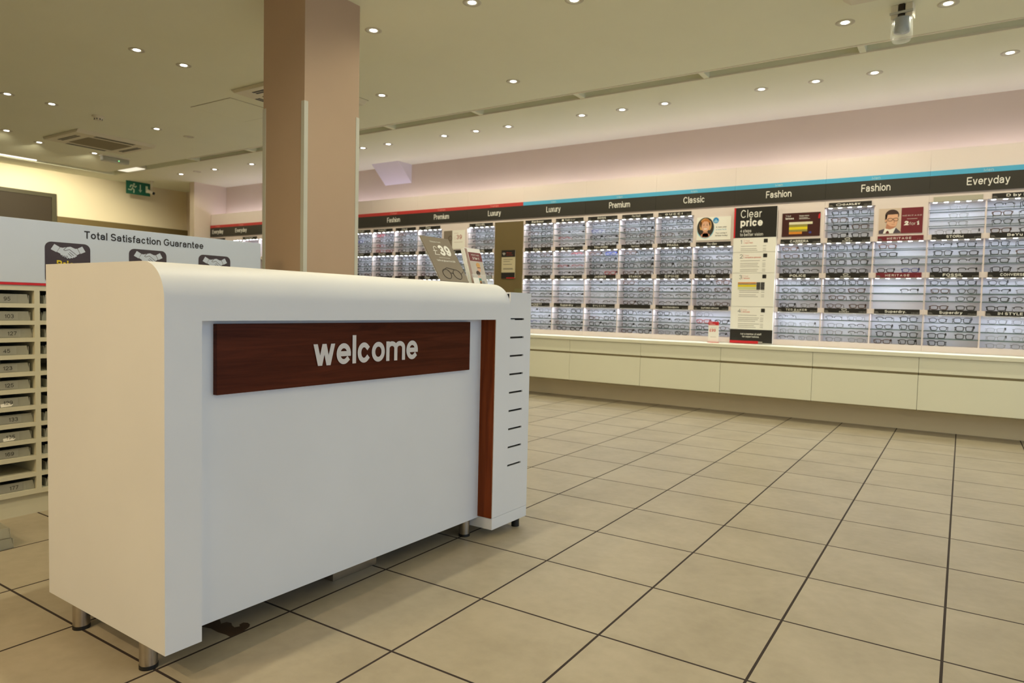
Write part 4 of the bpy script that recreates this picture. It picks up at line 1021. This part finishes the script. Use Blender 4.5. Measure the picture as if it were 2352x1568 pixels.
# ------------------------------------------------------------------ ceiling fittings
RING_M = MB().lathe((0, 0, 0), [(.062, .002), (.061, -.002), (.050, -.004), (.038, -.003), (.028, .010), (.026, .02)], 28).mesh('trim_ring', mat('lamp_ring', (196, 192, 172), .45, noise=.02), True)
LAMP_M = MB().cyl((0, 0, 0), 'z', -.001, .010, .0265, seg=24).mesh('lamp', M_LAMP)
DULL_M = MB().cyl((0, 0, 0), 'z', -.001, .010, .0265, seg=24).mesh('lamp', M_DULL)
def spot(w=SPOT_W, c=WARM):
    l = bpy.data.lights.new('lamp_light', 'SPOT')
    l.energy = w; l.color = c; l.spot_size = R(162); l.spot_blend = .45; l.shadow_soft_size = .022
    return l
SPOT = spot()
SPOT2 = spot(SPOT_W * 5.0, WARMER)
SPOT3 = spot(SPOT_W * 2.6)
SPOT4 = spot(SPOT_W * 7.0); SPOT4.spot_size = R(104)      # brighter lamps aimed at the end wall and over the desk
VIS = [(-2.307, .849), (-1.717, 1.148), (-3.196, .859), (-5.128, .198), (-5.129, .593), (-7.468, .197), (-7.454, .584), (-2.927, 2.293), (-4.234, 2.026), (-7.466, 1.69), (-7.481, 2.097), (-9.216, .849), (-9.552, 1.337), (-9.581, 2.023), (-.303, 2.366), (.286, 2.368),
 (.656, 3.545), (-.238, 3.545), (-.681, 3.543), (-1.126, 3.538), (-2.017, 3.54), (-2.453, 3.533), (-2.895, 3.525), (-3.8, 3.535), (-4.23, 3.525), (-4.688, 3.525), (-5.565, 3.525), (-6.004, 3.53), (-8.216, 3.514), (-9.082, 3.501), (-9.495, 3.485), (-9.942, 3.491)]
DLAB = {0: 'upper left one of the pair cut by the top edge', 1: 'cut by the top edge, right of the pillar', 2: 'nearest the pillar top right', 3: 'larger of the two left of the pillar top', 4: 'just left of the pillar, right of a pair', 5: 'at the left edge, upper', 6: 'upper left, second from the edge',
 7: 'between the pillar and the ceiling slot', 8: 'right beside the pillar above the slot', 9: 'right of the air cassette', 10: 'dim one right of the air cassette', 11: 'at the left edge by the air cassette', 12: 'below left of the air cassette', 13: 'just above the emergency lamp', 14: 'left of the hanging sensor', 15: 'right of the hanging sensor, top edge'}
for k, (x, y) in enumerate(VIS):
    lab = 'round recessed ceiling downlight, ' + DLAB[k] if k in DLAB else 'recessed downlight in the row along the eyewear wall, the %s from the right' % ['first', 'second', 'third', 'fourth', 'fifth', 'sixth', 'seventh', 'eighth', 'ninth', 'tenth', 'eleventh', 'twelfth', 'thirteenth', 'fourteenth', 'fifteenth', 'sixteenth'][k - 16]
    t_ = thing('downlight', lab, 'ceiling light', (x, y, H), 0, 'recessed ceiling downlights')
    link('trim_ring', RING_M, t_)
    dim = k in (10, 30)
    link('lamp', DULL_M if dim else LAMP_M, t_)
    if not dim:
        s = bpy.data.objects.new('lamp_light', SPOT4 if k in (11, 12, 13) else SPOT); COL.objects.link(s); s.parent = t_; s.location = (0, 0, -.008)
        if k in (11, 12, 13): s.location = (-.01, 0, -.035); s.rotation_euler = (0, R(47), R(-12))     # gimbal lamps tilted at the end wall
for x, y in ((1.55, 3.545), (2.0, 3.54), (2.9, 3.54), (3.4, 3.54), (1.6, 2.3), (2.9, 2.3), (-1.46, -.5), (-1.46, -1.45), (1.2, .85), (2.8, .6), (1.8, -1.4), (-2.2, -4.0), (-1.2, -4.0), (-2.2, -4.8), (-1.2, -4.8), (.6, -3.6), (2.4, -3.4), (-.6, -5.4), (2, -5.4)):
    t_ = thing('downlight', 'round recessed ceiling downlight outside the picture', 'ceiling light', (x, y, H), 0, 'downlights outside the picture')
    link('trim_ring', RING_M, t_); link('lamp', LAMP_M, t_)
    s = bpy.data.objects.new('lamp_light', SPOT2 if y < -3.9 and x < -1 else SPOT3 if abs(x + 1.46) < .01 else SPOT); COL.objects.link(s); s.parent = t_; s.location = (0, 0, -.008)  # the warmest ones behind the camera are added to light the desk end

# slot dividers, slot luminaire, tube
for k, x in enumerate((-.243, -1.43, -2.6, -3.77, -4.98, -6.2, -7.45, -8.7)):
    o = MB().box(x - .045, x + .0, SY0, SY1, H - .001, H + .15).build('slot_divider', M_CEIL); struct(o); o.name = 'trim_%d' % (6 + k)
b = MB(); b.box(-8.7, RX1, SY0 + .0, SY0 + .025, H - .004, H + .012); b.box(-8.7, RX1, SY1 - .012, SY1, H - .004, H + .012); struct(b.build('trim_20', M_AC))
sl = thing('slot_luminaire', 'bright rectangular lamp in the ceiling slot above the exit sign', 'ceiling light', (-10.35, 2.93, H))
b = MB(); b.box(-.27, .27, -.085, .085, .012, .05); b.build('housing', M_AC, sl)
b = MB(); b.box(-.25, .25, -.075, .075, .004, .012); b.build('diffuser', M_TUBE, sl)
tl = thing('tube_light', 'bright fluorescent tube in the ceiling slot at the left edge', 'ceiling light', (-10.955, 1.15, H))
b = MB(); b.box(-.07, .07, -.75, .75, .04, .075); b.build('housing', M_AC, tl)
b = MB(); b.cyl((0, 0, .018), 'y', -.73, .73, .016, seg=14); b.build('tube', M_TUBE2, tl)

def ac(label, cx, cy, sx, sy):
    o = thing('air_conditioner', label, 'air conditioner', (cx, cy, H), 0, 'ceiling air cassettes')
    b = MB(); b.ext([(-sx, 0), (sx, 0), (sx - .05, -.035), (-sx + .05, -.035)], lambda a, z, n: (a, n, z), -sy, sy); b.build('panel', M_AC, o, bevel=.006)
    b = MB(); b.rect(-sx * .55, sx * .55, -sy * .55, sy * .55, lambda a, bb, n: (a, bb, -.035 - n), -.001, .004); b.build('grille', M_ACD, o)
    for sgx in (-1, 1):
        b = MB(); q = sgx * sx * .78
        b.box(q - .035, q - .012, -sy * .5, sy * .5, -.0375, -.034); b.box(q + .006, q + .026, -sy * .5, sy * .5, -.0375, -.034); b.build('vent', M_BLACK, o)
        b = MB(); q = sgx * sy * .78
        b.box(-sx * .5, sx * .5, q - .03, q - .008, -.0375, -.034); b.box(-sx * .5, sx * .5, q + .008, q + .028, -.0375, -.034); b.build('vent', M_BLACK, o)
    return o
ac('square ceiling air cassette with grille on the far left of the ceiling', -8.74, 1.69, .45, .47)
ac('ceiling air cassette half hidden behind the pillar', -4.93, 1.65, .45, .44)
ac('ceiling air cassette cut by the top edge near the hanging sensor', .15, 1.60, .42, .42)
def hatch(label, x0, x1, y0, y1):
    o = thing('ceiling_hatch', label, 'access hatch', ((x0 + x1) / 2, (y0 + y1) / 2, H), 0, 'ceiling access hatches')
    a, c = (x1 - x0) / 2, (y1 - y0) / 2
    b = MB(); b.box(-a, a, -c, c, -.003, .001); b.build('panel', M_CEIL, o)
    b = MB(); t = .006
    for q in ((-a - t, -a, -c - t, c + t), (a, a + t, -c - t, c + t), (-a, a, -c - t, -c), (-a, a, c, c + t)): b.box(q[0], q[1], q[2], q[3], -.0015, .001)
    b.build('gap', mat('hatch_gap', (120, 108, 78), .8, noise=.02), o)  # solid strips; the shadow around the hatch panel is put into their colour
hatch('flush square access hatch in the ceiling left of the pillar', -6.25, -5.6, 1.36, 1.98)
hatch('flush access hatch in the ceiling just right of the pillar', -5.1, -4.47, 1.46, 2.08)
hatch('flush access hatch at the far left of the ceiling', -10.0, -9.5, .1, .75)

sd = thing('smoke_detector', 'small dark-bottomed smoke detector left of the pillar on the ceiling', 'smoke detector', (-7.50, 1.06, H))
b = MB(); b.lathe((0, 0, 0), [(.06, 0), (.06, -.012), (.045, -.022), (.036, -.045), (0.0, -.046)], 20); b.build('housing', M_AC, sd, smooth=False)
b = MB()
for k in range(8): a = 2 * PI * k / 8; b.box(.034 * math.cos(a) - .007, .034 * math.cos(a) + .007, .034 * math.sin(a) - .007, .034 * math.sin(a) + .007, -.043, -.028)
b.build('vent', M_BLACK, sd)

el = thing('emergency_light', 'slim grey emergency lamp with green dot on the far ceiling', 'emergency light', (-9.55, 2.28, H))
b = MB(); b.box(-.05, .05, -.19, .19, -.02, 0); b.build('base', M_AC, el)
b = MB(); b.box(-.045, .045, -.18, .18, -.085, -.02); b.build('cover', mat('grey_diffuser', (176, 176, 162), .3, noise=.03), el, bevel=.012)
b = MB(); b.cyl((.045, .03, -.06), 'x', 0, .004, .008, seg=10); b.build('green_led', emis('led_green', (.3, 1, .35), 1.5), el)

pr = thing('hanging_sensor', 'grey emergency twin-lens fitting hanging from the ceiling near the right corner', 'emergency light', (.045, 2.26, H), R(-8))
b = MB(); b.box(-.062, -.02, -.03, .045, -.085, 0); b.box(.02, .062, -.03, .045, -.085, 0); b.box(-.02, .02, -.01, .045, -.085, 0); b.build('housing', M_AC, pr, bevel=.004)
b = MB(); b.box(-.066, .066, -.04, -.028, -.06, -.046); b.build('clip', M_GUARD, pr)
b = MB(); b.box(-.014, .014, -.034, -.01, -.12, -.0); b.build('dark_slot', M_BROWND, pr)
b = MB(); b.lathe((0, -.005, -.085), [(.05, 0), (.052, -.06), (.044, -.085), (0, -.095)], 20); b.build('lens_body', mat('grey_lens', (150, 156, 158), .2, noise=.05), pr, smooth=True)
b = MB(); b.lathe((0, -.005, -.085), [(.06, 0), (.064, -.11), (.05, -.14), (0, -.15)], 20); b.build('clear_cover', M_ACRYL, pr, smooth=True)

ex = thing('exit_sign', 'green running man emergency exit sign with down arrow under the ceiling', 'exit sign', (-11.3, 3.556, 2.762))
b = MB(); b.box(-.02, .0, -.2, .2, 0, .212); b.build('panel', M_GREEN, ex)
b = MB()
n_ = .0003
def pl(p): b.ext(p, mR, n_, n_ + .001)
pl(ell(-.075, .168, .016, .016, 12)); 
for st_ in ([(-.085, .145), (-.105, .095)], [(-.085, .14), (-.125, .145), (-.14, .115)], [(-.085, .14), (-.055, .12), (-.04, .135)], [(-.105, .095), (-.075, .075), (-.08, .03)], [(-.105, .095), (-.125, .065), (-.165, .07)]):
    for q in stroke_poly(st_, .018, False): pl(q)
for q in stroke_poly([(.03, .165), (.03, .07)], .018, False): pl(q)
pl([(.0, .085), (.06, .085), (.03, .04)])
for q in ((.12, .16, .05, .165),): b.rect(q[0], q[1], q[2], q[3], mR, n_, n_ + .001)
b.build('pictogram', mat('exit_pale', (196, 214, 188), .5, noise=.02), ex)
b = MB(); b.box(-.02, 0, -.15, -.14, .212, .218); b.box(-.02, 0, .14, .15, .212, .218); b.build('bracket', M_GUARD, ex)

cc = thing('security_camera', 'white bullet security camera on a ceiling pole in front of the exit sign', 'camera', (-11.03, 3.63, H))
b = MB(); b.cyl((0, 0, 0), 'z', -.012, 0, .035, seg=16); b.cyl((0, 0, 0), 'z', -.15, -.012, .012, seg=12); b.build('pole', M_AC, cc)
d = Vector((.06, .105, -.045)).normalized(); p0 = Vector((-.02, -.07, -.165)); 
b = MB(); b.tube([p0, p0 + d * .09], .028, 12); b.build('body', M_AC, cc)
b = MB(); b.tube([p0 + d * .09, p0 + d * .125], .022, 12); b.build('lens_hood', M_BLACK, cc)
